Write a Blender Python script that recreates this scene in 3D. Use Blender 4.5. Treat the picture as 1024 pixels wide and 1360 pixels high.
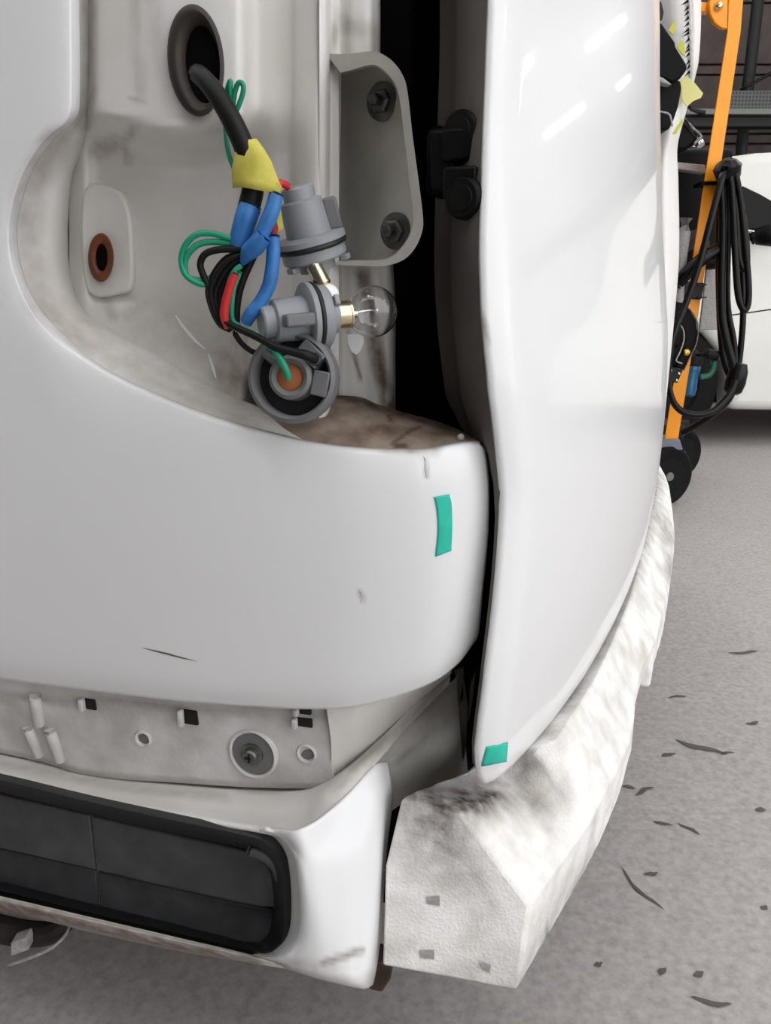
import bpy, bmesh, math, random
import numpy as np
from mathutils import Vector, Matrix
random.seed(4)
for o in list(bpy.data.objects): bpy.data.objects.remove(o)
SC = bpy.context.scene; COL = SC.collection
# ------------------------------------------------------------------ camera
H = 0.70; PITCH = math.radians(15.0); F = 1020.0; CX, CY = 512.0, 680.0
cp, sp = math.cos(PITCH), math.sin(PITCH)
cd = bpy.data.cameras.new('camera'); cam = bpy.data.objects.new('camera', cd); COL.objects.link(cam)
cd.sensor_fit = 'VERTICAL'; cd.sensor_height = 36.0; cd.lens = 36.0*F/1360.0; cd.clip_start = 0.02; cd.clip_end = 200
cam.location = (0, 0, H); cam.rotation_euler = (math.pi/2-PITCH, 0, 0); SC.camera = cam
# ------------------------------------------------------------------ world, exposure
w = bpy.data.worlds.new('overcast_sky'); SC.world = w; w.use_nodes = True
w.node_tree.nodes['Background'].inputs['Color'].default_value = (0.985, 0.985, 1.0, 1)
w.node_tree.nodes['Background'].inputs['Strength'].default_value = 2.0
SC.view_settings.view_transform = 'Standard'; SC.view_settings.look = 'None'
SC.view_settings.gamma = 1.0; SC.view_settings.use_curve_mapping = False
SC.view_settings.exposure = 0.28

# ------------------------------------------------------------------ helpers
def ray(px, py):
    x = (px-CX)/F; y = (py-CY)/F
    return x, cp - y*sp, -sp - y*cp
def P(px, py, Y):
    a, b, c = ray(px, py); t = Y/b
    return Vector((a*t, Y, H+c*t))
def PZ(px, py, z):
    a, b, c = ray(px, py); t = (z-H)/c
    return Vector((a*t, b*t, z))
def proj(v):
    dx, dy, dz = v[0], v[1], v[2]-H
    f = dy*cp - dz*sp; d = -dy*sp - dz*cp
    return CX+F*dx/f, CY+F*d/f
def lin(h):
    h = h.lstrip('#'); o = []
    for i in (0, 2, 4):
        c = int(h[i:i+2], 16)/255.0
        o.append(c/12.92 if c <= 0.04045 else ((c+0.055)/1.055)**2.4)
    return (*o, 1.0)
MATS = {}
def mat(name, base, rough=0.5, metal=0.0, var=None, scale=20, amt=1.0, lo=0.35, hi=0.65, bump=0.0, bscale=None,
        coat=0.0, grime=None, spec=0.5, emit=None, estr=0.0, trans=0.0, detail=6, stretch=None):
    m = bpy.data.materials.new(name); m.use_nodes = True; nt = m.node_tree; N = nt.nodes; L = nt.links
    b = N['Principled BSDF']; b.inputs['Base Color'].default_value = lin(base)
    b.inputs['Roughness'].default_value = rough; b.inputs['Metallic'].default_value = metal
    b.inputs['Specular IOR Level'].default_value = spec
    b.inputs['Coat Weight'].default_value = coat; b.inputs['Coat Roughness'].default_value = 0.04
    if trans: b.inputs['Transmission Weight'].default_value = trans; b.inputs['IOR'].default_value = 1.45
    if emit: b.inputs['Emission Color'].default_value = lin(emit); b.inputs['Emission Strength'].default_value = estr
    tc = N.new('ShaderNodeTexCoord'); vec = tc.outputs['Object']
    if stretch:
        mp = N.new('ShaderNodeMapping'); mp.inputs['Scale'].default_value = stretch
        L.new(vec, mp.inputs['Vector']); vec = mp.outputs['Vector']
    out = None
    if var:
        n = N.new('ShaderNodeTexNoise'); n.inputs['Scale'].default_value = scale; n.inputs['Detail'].default_value = detail
        L.new(vec, n.inputs['Vector'])
        mr = N.new('ShaderNodeMapRange'); mr.inputs['From Min'].default_value = lo; mr.inputs['From Max'].default_value = hi
        mr.inputs['To Max'].default_value = amt; L.new(n.outputs['Fac'], mr.inputs['Value'])
        mx = N.new('ShaderNodeMix'); mx.data_type = 'RGBA'; L.new(mr.outputs['Result'], mx.inputs['Factor'])
        mx.inputs['A'].default_value = lin(base); mx.inputs['B'].default_value = lin(var); out = mx.outputs['Result']
    if grime:
        at = N.new('ShaderNodeAttribute'); at.attribute_name = 'grime'
        n2 = N.new('ShaderNodeTexNoise'); n2.inputs['Scale'].default_value = 90; n2.inputs['Detail'].default_value = 6
        L.new(tc.outputs['Object'], n2.inputs['Vector'])
        m1 = N.new('ShaderNodeMapRange'); m1.inputs['From Min'].default_value = 0.25; m1.inputs['From Max'].default_value = 0.7
        m1.inputs['To Min'].default_value = 0.45; m1.inputs['To Max'].default_value = 1.25; L.new(n2.outputs['Fac'], m1.inputs['Value'])
        mu = N.new('ShaderNodeMath'); mu.operation = 'MULTIPLY'; mu.use_clamp = True
        L.new(at.outputs['Fac'], mu.inputs[0]); L.new(m1.outputs['Result'], mu.inputs[1])
        mx2 = N.new('ShaderNodeMix'); mx2.data_type = 'RGBA'; L.new(mu.outputs[0], mx2.inputs['Factor'])
        if out: L.new(out, mx2.inputs['A'])
        else: mx2.inputs['A'].default_value = lin(base)
        mx2.inputs['B'].default_value = lin(grime); out = mx2.outputs['Result']
    if out: L.new(out, b.inputs['Base Color'])
    if bump:
        n3 = N.new('ShaderNodeTexNoise'); n3.inputs['Scale'].default_value = bscale or scale*3; n3.inputs['Detail'].default_value = 5
        L.new(vec, n3.inputs['Vector'])
        bp = N.new('ShaderNodeBump'); bp.inputs['Strength'].default_value = bump; bp.inputs['Distance'].default_value = 0.002
        L.new(n3.outputs['Fac'], bp.inputs['Height']); L.new(bp.outputs['Normal'], b.inputs['Normal'])
    MATS[name] = m; return m
WPOS = {}
def link(o, parent, loc):
    COL.objects.link(o); WPOS[o] = Vector(loc)
    if parent is not None:
        o.parent = parent; o.location = Vector(loc) - WPOS[parent]
    else: o.location = loc
    return o
def thing(name, loc, label, cat, group=None):
    o = bpy.data.objects.new(name, None); link(o, None, loc); o.empty_display_size = 0.05
    o['label'] = label; o['category'] = cat
    if group: o['group'] = group
    return o
def mk(name, V, Fc, m, parent=None, smooth=True, angle=35, solid=0.0, soff=-1, bevel=0.0, bseg=2, sub=0, origin=None, grime=None, label=None, face_cam=False):
    V = [Vector(v) for v in V]
    c = Vector(origin) if origin is not None else sum(V, Vector())/len(V)
    me = bpy.data.meshes.new(name); me.from_pydata([v-c for v in V], [], Fc)
    bm = bmesh.new(); bm.from_mesh(me); bmesh.ops.recalc_face_normals(bm, faces=bm.faces)
    if face_cam:   # open sheets: outer side towards the place the photo was taken from
        eye = Vector((0, 0, H))-c
        if sum((f.normal.dot(face_cam if isinstance(face_cam, Vector) else eye-f.calc_center_median())*f.calc_area() for f in bm.faces), 0.0) < 0: bmesh.ops.reverse_faces(bm, faces=bm.faces)
    bm.to_mesh(me); bm.free()
    if smooth:
        me.polygons.foreach_set('use_smooth', [True]*len(me.polygons))
        if angle < 180: me.set_sharp_from_angle(angle=math.radians(angle))
    me.materials.append(MATS[m] if isinstance(m, str) else m)
    if grime:
        a = me.attributes.new('grime', 'FLOAT', 'POINT')
        a.data.foreach_set('value', [grime(*proj(v)) for v in V])
    o = bpy.data.objects.new(name, me); link(o, parent, c)
    if bevel:
        md = o.modifiers.new('bevel', 'BEVEL'); md.width = bevel; md.segments = bseg; md.limit_method = 'ANGLE'; md.angle_limit = math.radians(30)
    if solid:
        md = o.modifiers.new('solid', 'SOLIDIFY'); md.thickness = solid; md.offset = soff
    if sub:
        md = o.modifiers.new('sub', 'SUBSURF'); md.levels = sub; md.render_levels = sub
    if label: o['label'] = label
    return o
def cr(p0, p1, p2, p3, t):
    return 0.5*((2*p1)+(-p0+p2)*t+(2*p0-5*p1+4*p2-p3)*t*t+(-p0+3*p1-3*p2+p3)*t*t*t)
def spline(pts, n, closed=False):
    """n samples per segment of a Catmull-Rom curve"""
    pts = [Vector(p) for p in pts]; out = []; k = len(pts); segs = k if closed else k-1
    for i in range(segs):
        if closed: a, b, c, d = pts[i-1], pts[i], pts[(i+1) % k], pts[(i+2) % k]
        else:
            b, c = pts[i], pts[i+1]; a = pts[i-1] if i else b*2-c; d = pts[i+2] if i+2 < k else c*2-b
        for j in range(n): out.append(cr(a, b, c, d, j/n))
    if not closed: out.append(pts[-1])
    return out
def gridfaces(r, c, closed_c=False, closed_r=False):
    Fc = []
    for i in range(r if closed_r else r-1):
        for j in range(c if closed_c else c-1):
            a = i*c+j; b = i*c+(j+1) % c; k = ((i+1) % r)*c
            Fc.append((a, b, k+(j+1) % c, k+j))
    return Fc
def surf(rows, nu, nv, smooth_rows=True, smooth_cols=True):
    """rows of 3-D points -> refined grid; returns verts, faces"""
    def lerpline(p, n):
        o = []
        for i in range(len(p)-1):
            for j in range(n): o.append(p[i].lerp(p[i+1], j/n))
        o.append(p[-1]); return o
    R = [(spline if smooth_cols else lerpline)([Vector(p) for p in r], nu) for r in rows]
    cols = [(spline if smooth_rows else lerpline)([r[j] for r in R], nv) for j in range(len(R[0]))]
    nr = len(cols[0]); nc = len(cols)
    return [cols[j][i] for i in range(nr) for j in range(nc)], gridfaces(nr, nc), nr, nc
def patch(name, rows, m, parent, nu=6, nv=6, solid=0.0, soff=-1, sr=True, sc=True, grime=None, angle=180, label=None):
    V, Fc, _, _ = surf(rows, nu, nv, sr, sc)
    return mk(name, V, Fc, m, parent, solid=solid, soff=soff, grime=grime, angle=angle, label=label, face_cam=True)
def frame(d):
    d = Vector(d).normalized(); u = d.cross(Vector((0, 0, 1)))
    if u.length < 1e-3: u = d.cross(Vector((1, 0, 0)))
    u.normalize(); return d, u, u.cross(d)
def tube_geo(pts, r, n=4, sides=10, closed=False, cap=True):
    c = spline(pts, n, closed) if n > 1 else [Vector(p) for p in pts]
    V = []; Fc = []; k = len(c); up = None
    rr = r if isinstance(r, (list, tuple)) else None
    for i, p in enumerate(c):
        t = (c[(i+1) % k]-c[i-1]) if closed else (c[min(i+1, k-1)]-c[max(i-1, 0)])
        t.normalize()
        if up is None: _, u, v = frame(t)
        else:
            u = up - t*up.dot(t); u.normalize(); v = t.cross(u)
        up = u
        if rr:
            q = i/(k-1)*(len(rr)-1); a = int(min(q, len(rr)-2)); R = rr[a]+(rr[a+1]-rr[a])*(q-a)
        else: R = r
        for s in range(sides):
            an = 2*math.pi*s/sides; V.append(p+u*math.cos(an)*R+v*math.sin(an)*R)
    Fc = gridfaces(k, sides, True, closed)
    if cap and not closed:
        Fc.append(tuple(range(sides))[::-1]); Fc.append(tuple(range((k-1)*sides, k*sides)))
    return V, Fc
def tube(name, pts, r, m, parent, n=4, sides=10, closed=False, label=None):
    V, Fc = tube_geo(pts, r, n, sides, closed)
    return mk(name, V, Fc, m, parent, angle=60, label=label)
def lathe_geo(c, d, prof, sides=32, sx=1.0, sy=1.0, roll=None):
    """prof: (radius, distance along d); capped at ends"""
    d = Vector(d).normalized()
    if roll is None: _, u, v = frame(d)
    else:
        u = Vector(roll); u = (u-d*u.dot(d)).normalized(); v = d.cross(u)
    V = []; 
    for r, h in prof:
        for s in range(sides):
            a = 2*math.pi*s/sides; V.append(Vector(c)+d*h+u*math.cos(a)*r*sx+v*math.sin(a)*r*sy)
    Fc = gridfaces(len(prof), sides, True)
    if prof[0][0] > 1e-6: Fc.append(tuple(range(sides))[::-1])
    if prof[-1][0] > 1e-6: Fc.append(tuple(range((len(prof)-1)*sides, len(prof)*sides)))
    return V, Fc
def lathe(name, c, d, prof, m, parent, sides=32, sx=1.0, sy=1.0, roll=None, angle=35, label=None):
    V, Fc = lathe_geo(c, d, prof, sides, sx, sy, roll)
    return mk(name, V, Fc, m, parent, angle=angle, label=label)
def box_geo(c, ax, ay, az, hx, hy, hz):
    c = Vector(c); V = []
    for k in (-1, 1):
        for j in (-1, 1):
            for i in (-1, 1): V.append(c+Vector(ax)*hx*i+Vector(ay)*hy*j+Vector(az)*hz*k)
    return V, [(0, 1, 3, 2), (4, 5, 7, 6), (0, 1, 5, 4), (2, 3, 7, 6), (0, 2, 6, 4), (1, 3, 7, 5)]
X_, Y_, Z_ = Vector((1, 0, 0)), Vector((0, 1, 0)), Vector((0, 0, 1))
def box(name, c, h, m, parent=None, ax=X_, ay=Y_, az=Z_, bevel=0.0, label=None):
    V, Fc = box_geo(c, ax, ay, az, *h)
    return mk(name, V, Fc, m, parent, bevel=bevel, angle=30, label=label)
def prism(name, pts, depth, m, parent=None, bevel=0.0, label=None, bseg=2, smooth=True):
    """pts: 3-D outline (front), depth: vector to the back outline"""
    pts = [Vector(p) for p in pts]; d = Vector(depth); n = len(pts)
    V = pts+[p+d for p in pts]
    Fc = [tuple(range(n)), tuple(range(n, 2*n))[::-1]]+[(i, (i+1) % n, n+(i+1) % n, n+i) for i in range(n)]
    return mk(name, V, Fc, m, parent, bevel=bevel, bseg=bseg, angle=30, label=label, smooth=smooth)
def merge(*gs):
    V = []; Fc = []
    for v, f in gs:
        k = len(V); V += list(v); Fc += [tuple(i+k for i in q) for q in f]
    return V, Fc
def stroke_fn(strokes):
    """grime amount at a photo-frame position from stain strokes: (points, half width, strength)"""
    def fn(px, py):
        g = 0.0
        for pts, hw, s in strokes:
            best = 1e9
            for (x0, y0), (x1, y1) in zip(pts[:-1], pts[1:]):
                dx, dy = x1-x0, y1-y0; q = dx*dx+dy*dy
                t = max(0, min(1, ((px-x0)*dx+(py-y0)*dy)/q)) if q else 0
                d = math.hypot(px-x0-t*dx, py-y0-t*dy)
                if d < best: best = d
            k = best/hw
            if k < 1: g = max(g, s*(1-k*k)**1.2)
        return g
    return fn
# ------------------------------------------------------------------ materials
mat('white_paint', '#e6e7e8', 0.36, coat=0.5, spec=0.25, grime='#6f6259')
mat('white_satin', '#dcdbd8', 0.42, grime='#6a5546', var='#cfccc6', scale=14)
mat('panel_plastic', '#d8d7d5', 0.5, var='#b9b5b2', scale=25, grime='#5a4a40', bump=0.15, bscale=300)
mat('dusty_ledge', '#998b7d', 0.8, var='#654e3f', scale=38, lo=0.38, hi=0.68, bump=0.3, bscale=160, grime='#3c2c22')
mat('foam', '#eeedea', 0.85, var='#c9c4be', scale=30, lo=0.42, hi=0.72, bump=0.5, bscale=420, grime='#4d4139')
mat('gate_inner', '#544e49', 0.55, var='#453f3a', scale=12)  # dark tone carries the shade on the tailgate's inner face
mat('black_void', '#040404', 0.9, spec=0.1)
mat('black_plastic', '#060607', 0.5, spec=0.12)
mat('vent_rubber', '#101113', 0.5)
mat('vent_flap', '#48484a', 0.6, var='#38383a', scale=40)
mat('rust_brown', '#4a3629', 0.85, var='#2c2019', scale=60, bump=0.4)
mat('sill_dark', '#2b2522', 0.8, var='#1c1816', scale=60)
mat('grommet_rubber', '#352c24', 0.6, var='#231c17', scale=50)
mat('clip_brown', '#7a3b16', 0.5, var='#5a2a10', scale=60)
mat('socket_grey', '#8d9095', 0.45)
mat('socket_dark_grey', '#6a6a6c', 0.5)
mat('gasket_black', '#131517', 0.5)
mat('seal_orange', '#a8643c', 0.6)
mat('brass', '#d6c7a6', 0.25, metal=1.0)
mat('chrome', '#d8d8d8', 0.12, metal=1.0)
mat('steel_grey', '#7d7f7c', 0.4, metal=0.8, var='#5a5a56', scale=80)
mat('bulb_glass', '#ffffff', 0.02, trans=1.0)
mat('bulb_frost', '#f4f4f2', 0.3)
mat('wire_black', '#0c0b0b', 0.55, spec=0.3)
mat('wire_green', '#10906c', 0.45)
mat('wire_red', '#c02a2c', 0.45)
mat('tape_blue', '#327cc4', 0.5, var='#2463a4', scale=90, bump=0.3, bscale=200)
mat('tape_yellow', '#d4ca5e', 0.7, var='#b5ab47', scale=60, bump=0.3, bscale=150)
mat('tape_teal', '#1fc4ac', 0.6, var='#18b39c', scale=60)
mat('bracket_paint', '#cfcdc6', 0.5, var='#b9b7b0', scale=25, grime='#4d443a')
mat('mark_dark', '#5c5651', 0.8)
mat('floor_concrete', '#b6b1ae', 0.8, var='#97928f', scale=110, lo=0.3, hi=0.75, bump=0.3, bscale=260, detail=9)
mat('wall_board', '#4a403c', 0.85, var='#3b3330', scale=8, bump=0.2)
mat('wall_seam', '#1c1817', 0.9)
mat('wall_plain', '#5c5a58', 0.9)
mat('ceiling_white', '#b4b4b2', 0.9)
mat('wall_light', '#c4c3c0', 0.9)
mat('tube_lamp', '#ffffff', 0.5, emit='#ffffff', estr=26.0)
mat('lamp_body', '#d0d0d0', 0.5)
mat('orange_paint', '#ffa200', 0.4, var='#f59600', scale=6)
mat('cable_black', '#040405', 0.32, spec=0.25)
mat('tyre', '#0e0e0f', 0.75, spec=0.2)
mat('wheel_grey', '#6f726c', 0.5)
mat('foot_grey', '#787d8c', 0.5)
mat('blue_plastic', '#125f8c', 0.35)
mat('hose_green', '#2c7f66', 0.4)
mat('car_white', '#e4e4de', 0.25, coat=0.5)
mat('car_glass', '#040405', 0.15, spec=0.15)
mat('cover_white', '#e8e6e3', 0.45, grime='#43382f')
mat('tape_lime', '#c9c94a', 0.7)
mat('paper_yellow', '#ddd78f', 0.8)
mat('dark_metal', '#1b1b1d', 0.5, spec=0.25)
mat('grey_sheet', '#a8a5a3', 0.6, var='#8f8c8a', scale=200)
mat('gold', '#caa24a', 0.3, metal=1.0)

# ------------------------------------------------------------------ the room
def struct(o): o['kind'] = 'structure'; return o
fl = struct(box('floor', (2, 5, -0.05), (12, 12, 0.05), 'floor_concrete'))
wb = struct(box('wall_back', (-0.3, 7.1, 2.1), (4.8, 0.1, 2.2), 'wall_seam'))
struct(box('wall_left', (-5.1, 2.6, 2.1), (0.1, 4.6, 2.2), 'wall_plain'))
struct(box('blocker_wall_front', (-2.3, -1.9, 2.1), (2.9, 0.1, 2.2), 'wall_plain'))  # unseen wall, placed to keep light off the van's side
struct(box('blocker_wall_right', (9.7, 8.6, 2.1), (0.1, 7.4, 2.2), 'wall_light'))  # unseen wall, added to cut sky light from the right
struct(box('wall_far', (4.5, 16.0, 2.1), (9.6, 0.1, 2.2), 'wall_plain'))
struct(box('ceiling', (2.2, 3.1, 4.35), (7.4, 4.1, 0.05), 'ceiling_white'))
struct(box('ceiling', (7.0, 11.6, 4.35), (2.6, 4.4, 0.05), 'ceiling_white'))
# boards of the back wall in view
z = 0.02; k = 0
while z < 4.2:
    hgt = 0.44 if k % 2 == 0 else 0.075
    for x in (-0.8, 2.56):
        box('wall_board', (x-(0.5 if k % 4 < 2 else 0), 6.985, z+hgt/2), (1.94, 0.02, hgt/2-0.008), 'wall_board', wb, bevel=0.004)
    z += hgt; k += 1
# floor marks
def floor_mark(px, py, L, W, a):
    L *= .7; W *= .75; c = PZ(px, py, 0.0015); n = 9; pts = []
    ca, sa = math.cos(a), math.sin(a)
    for i in range(2*n):
        s = (i if i < n else 2*n-1-i)/(n-1)*2-1; side = 1 if i < n else -1
        wv = W*(1-s*s)*random.uniform(0.5, 1.0)*side+L*.10*math.sin(s*3+py)
        pts.append(c+Vector((ca*s*L-sa*wv, sa*s*L+ca*wv, 0)))
    mk('floor_scuff', pts, [tuple(range(2*n))], 'mark_dark', fl, smooth=False)
for a in ((988, 866, .05, .012, .1), (930, 992, .06, .012, -.6), (888, 1002, .02, .008, .4), (965, 1000, .02, .006, .2), (855, 1050, .03, .006, .5),
          (880, 1093, .02, .006, -.4), (915, 1100, .025, .005, -.9), (945, 1330, .03, .006, -.2), (928, 1293, .01, .006, .3), (850, 1180, .06, .004, -1.2),
          (835, 1045, .015, .006, -.3), (865, 1160, .014, .006, .2), (1010, 1075, .012, .008, 0), (795, 1280, .008, .005, .3), (880, 1290, .01, .006, .8),
          (900, 925, .03, .006, .1), (1000, 960, .02, .008, .3), (1015, 1205, .008, .006, .4)):
    floor_mark(*a)
# ceiling lamps
def ceiling_lamp(x, y, a, lab):
    t = thing('ceiling_lamp', (x, y, 4.1), lab, 'ceiling lamp', 'tube lamps under the ceiling')
    ax = Vector((math.cos(a), math.sin(a), 0)); ay = Vector((-ax.y, ax.x, 0))
    box('lamp_body', (x, y, 4.24), (0.62, 0.09, 0.05), 'lamp_body', t, ax, ay)
    for s in (-1, 1):
        c = Vector((x, y, 4.165))+ay*0.055*s
        tube('lamp_tube', [c-ax*0.6, c+ax*0.6], 0.024, 'tube_lamp', t, n=1)
for i, x in enumerate((-3, -0.6, 1.8, 3.8)):
    for j, y in enumerate((-0.6, 1.6, 3.8, 6.0)):
        ceiling_lamp(x, y, -.5, 'twin fluorescent tube lamp under the workshop ceiling')
for x, y in ((6.15, 8.1), (7.66, 6.12), (8.6, 8.7), (6.7, 10.3), (7.3, 13.3), (6.0, 14.0)):
    ceiling_lamp(x, y, -.5, 'twin fluorescent tube lamp under the workshop ceiling')

# ------------------------------------------------------------------ the van
van = thing('van', (-0.6, 1.3, 0), 'white van with its rear corner lamp removed and bumper cover taken off', 'van')
# plan curve of the side and rear corner
Sp = [(-1.6, .89), (-1.1, .745), (-.7, .63), (-.45, .557), (-.28, .51), (-.15, .472), (-.06, .449), (-.01, .441), (.02, .442), (.040, .448), (.054, .458), (.064, .468), (.072, .480), (.080, .496), (.088, .52)]
Sd = spline([Vector((a, b, 0)) for a, b in Sp], 12)
Saz = np.array([v.x/v.y for v in Sd]); SYv = np.array([v.y for v in Sd])
def SY(px, py, off=0.0, tuck=0.30):
    a, b, c = ray(px, py); Y0 = float(np.interp(a/b, Saz, SYv)); zz = H + c*Y0/b
    return Y0 + 0.16*(zz-0.56)**2 + tuck*max(0, 0.66-zz)**2 + off
def B(px, py, off=0.0): return P(px, py, SY(px, py, off))
dirt = stroke_fn([
    ([(118, -160), (118, 120), (108, 165)], 15, .42), ([(180, -10), (182, 60), (186, 130)], 12, .25),
    ([(75, 190), (40, 250), (33, 320), (55, 400), (120, 455), (230, 512), (330, 548)], 30, .38),
    ([(130, 200), (150, 190)], 18, .45), ([(170, 215), (165, 190), (178, 170)], 9, .35),
    ([(120, 248), (155, 258), (172, 300)], 4, .55), ([(122, 387), (168, 387)], 4, .7), ([(140, 395), (150, 420)], 10, .3),
    ([(175, 132), (192, 134)], 4, .5), ([(205, 0), (210, 60), (230, 130)], 16, .2), ([(255, 150), (300, 170)], 22, .25),
    ([(300, 480), (330, 520), (300, 500)], 32, .6), ([(330, 440), (320, 520)], 45, .45), ([(210, 430), (300, 470)], 60, .28), ([(190, 405), (170, 420)], 14, .3),
    ([(345, 545), (420, 570), (520, 590), (575, 594)], 16, .55), ([(560, 600), (545, 600)], 5, .5),
    ([(563, 605), (566, 632)], 4, .7), ([(480, 785), (478, 800)], 4, .5), ([(440, 525), (450, 540)], 12, .8),
    ([(445, 40), (440, 70)], 8, .45), ([(480, 360), (500, 470), (516, 540)], 14, .95), ([(462, 440), (478, 500)], 4, .8), ([(455, 30), (500, 45), (495, 90)], 18, .4),
    ([(0, 1015), (150, 1045), (300, 1060)], 9, .3), ([(430, 1280), (480, 1262)], 8, .6), ([(350, 1277), (490, 1300)], 16, .35), ([(0, 925), (440, 948)], 7, .5),
    ([(0, 1198), (200, 1246), (380, 1284)], 7, .8), ([(445, 1050), (520, 980), (590, 915)], 10, .4), ([(530, 1010), (600, 960)], 8, .4),
])
NRIM = [(97, -160), (97, -20), (98, 110), (93, 157), (60, 188), (29, 240), (14, 310), (28, 380), (61, 433), (135, 491), (230, 536), (312, 565), (400, 588), (480, 598), (560, 599), (612, 591), (638, 590)]
OUT = [(-620, -160), (-620, 20), (-620, 200), (-620, 330), (-620, 460), (-620, 600), (-620, 730), (-560, 830), (-280, 868), (0, 902), (150, 921), (280, 935), (400, 942), (480, 937), (560, 913), (605, 885), (634, 848)]
RIGHT = {0.06: (645, 600), 0.16: (649, 632), 0.3: (650, 665), 0.5: (648, 720), 0.75: (641, 790), 0.93: (637, 835), 1.0: (634, 848)}
rings = []
fr = [0.0, 0.06, 0.16, 0.3, 0.5, 0.75, 0.93, 1.0]
roff = [0.0065, 0.0025, 0.0005, 0, 0, 0, 0.0, 0.004]
rings.append([B(px+(9 if i < 9 else 2)*(1 if i < 13 else 0), py-(4 if i > 7 else 0), 0.016) for i, (px, py) in enumerate(NRIM)])
for f_, of in zip(fr, roff):
    row = []
    for i, ((a, b), (c, d)) in enumerate(zip(NRIM, OUT)):
        f2 = f_ if i > 8 else f_**1.6
        x, y = a+(c-a)*f2, b+(d-b)*f2
        if i == 16 and f_ in RIGHT: x, y = RIGHT[f_]
        row.append(B(x, y, of))
    rings.append(row)
qp = patch('quarter_panel', rings, 'white_paint', van, nu=10, nv=7, solid=0.0012, grime=dirt)
# flange running round the lamp opening
INN = [(128, -160), (130, -20), (128, 120), (118, 170), (105, 205), (92, 240), (86, 310), (92, 375), (118, 420), (197, 468), (246, 499), (295, 524), (349, 545), (394, 557), (430, 562)]
def mid(a, b, t): return (a[0]+(b[0]-a[0])*t, a[1]+(b[1]-a[1])*t)
fl_rows = [[B(px+(9 if i < 9 else 2), py-(4 if i > 7 else 0), 0.016) for i, (px, py) in enumerate(NRIM[:13])]]
for t, of in ((0.45, 0.028), (0.8, 0.04), (1.0, 0.056), (1.12, 0.085)):
    fl_rows.append([B(*mid(NRIM[i], INN[i], t), of) for i in range(13)])
patch('lamp_opening_flange', fl_rows, 'white_satin', van, nu=10, nv=6, grime=dirt)
# back wall of the lamp recess (sheet metal relief)
xs = [92, 112, 128, 160, 200, 255, 300, 322, 334, 360, 384, 394, 412, 426, 434, 450]
up = [.042, .034, .020, .015, .012, .012, .014, .019, .040, .045, .045, .041, .038, .039, .052, .055]
lo = [.064, .056, .062, .062, .064, .074, .078, .076, .068, .058, .054, .047, .040, .040, .053, .056]
ys = [-160, -60, 40, 110, 140, 156, 172, 188, 204, 220, 236, 262, 300, 350, 390, 410, 440, 480, 520, 560]
rows = []
for y in ys:
    t = min(1, max(0, (y-140)/78.0)); t = t*t*(3-2*t)
    row = []
    for x, a, b in zip(xs, up, lo):
        tt = t
        if x < 330:      # underside of the boss sags lower in the middle
            yy = y-30*math.exp(-((x-240)/80.0)**2); tt = min(1, max(0, (yy-140)/62.0)); tt = tt*tt*(3-2*tt)
        of = a+(b-a)*tt
        if 112 < x < 165 and (y < 238 or y > 400): of = of-0.006*tt if y > 400 else of
        if x > 330 and y > 490: of += .06*(y-490)/60.0
        row.append(B(x, y, of+0.004))
    rows.append(row)
rw = patch('lamp_recess_wall', rows, 'white_satin', van, nu=5, nv=5, grime=dirt)
# raised pad round the lower clip hole
padpts = [B(v.x, v.y, .0585) for v in spline([Vector((a, b, 0)) for a, b in ((112, 250), (150, 249), (170, 275), (176, 330), (175, 378), (160, 390), (118, 390), (107, 330))], 6, True)]
prism('clip_pad', padpts, (0, 0.012, 0), 'white_satin', van, bevel=0.0025, bseg=3)
def eloft(name, rings, m, parent, cap=False, tilt=0.0, n=44):
    V = []; ca, sa = math.cos(tilt), math.sin(tilt)
    for cx_, cy_, rx, ry, of in rings:
        for k_ in range(n):
            a = 2*math.pi*k_/n; x, y = rx*math.cos(a), ry*math.sin(a)
            V.append(P(cx_+x*ca-y*sa, cy_+x*sa+y*ca, SY(rings[0][0], rings[0][1])+of+(x*ca-y*sa+cx_-rings[0][0])*-.00012))
    Fc = gridfaces(len(rings), n, True)
    if cap: Fc.append(tuple(range((len(rings)-1)*n, len(rings)*n)))
    return mk(name, V, Fc, m, parent, angle=45)
ch = eloft('clip_hole_liner', [(134, 342, 17, 32.5, .060), (134, 342, 17, 32.5, .053), (134, 342, 15, 30, .0515), (134, 342, 11, 25, .0518), (135, 342, 8, 19, .0535), (135, 342, 7, 17, .0545)], 'clip_brown', van)
eloft('clip_hole', [(135, 342, 7.4, 18, .0538), (135, 342, 5, 10, .0539)], 'black_void', ch, cap=True)
gr = eloft('grommet', [(260, 80, 37, 74.5, .026), (260, 80, 37.5, 75, .011), (260, 80, 35, 72, .0065), (261, 80, 31, 67, .0055), (264, 82, 27.5, 61, .0065), (269, 85, 23, 53, .0110), (270, 86, 22, 51, .0125)], 'grommet_rubber', van, tilt=-.09)
eloft('grommet_hole', [(270, 86, 22.6, 52, .0118), (270, 86, 10, 25, .0119)], 'black_void', gr, cap=True, tilt=-.09)
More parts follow.
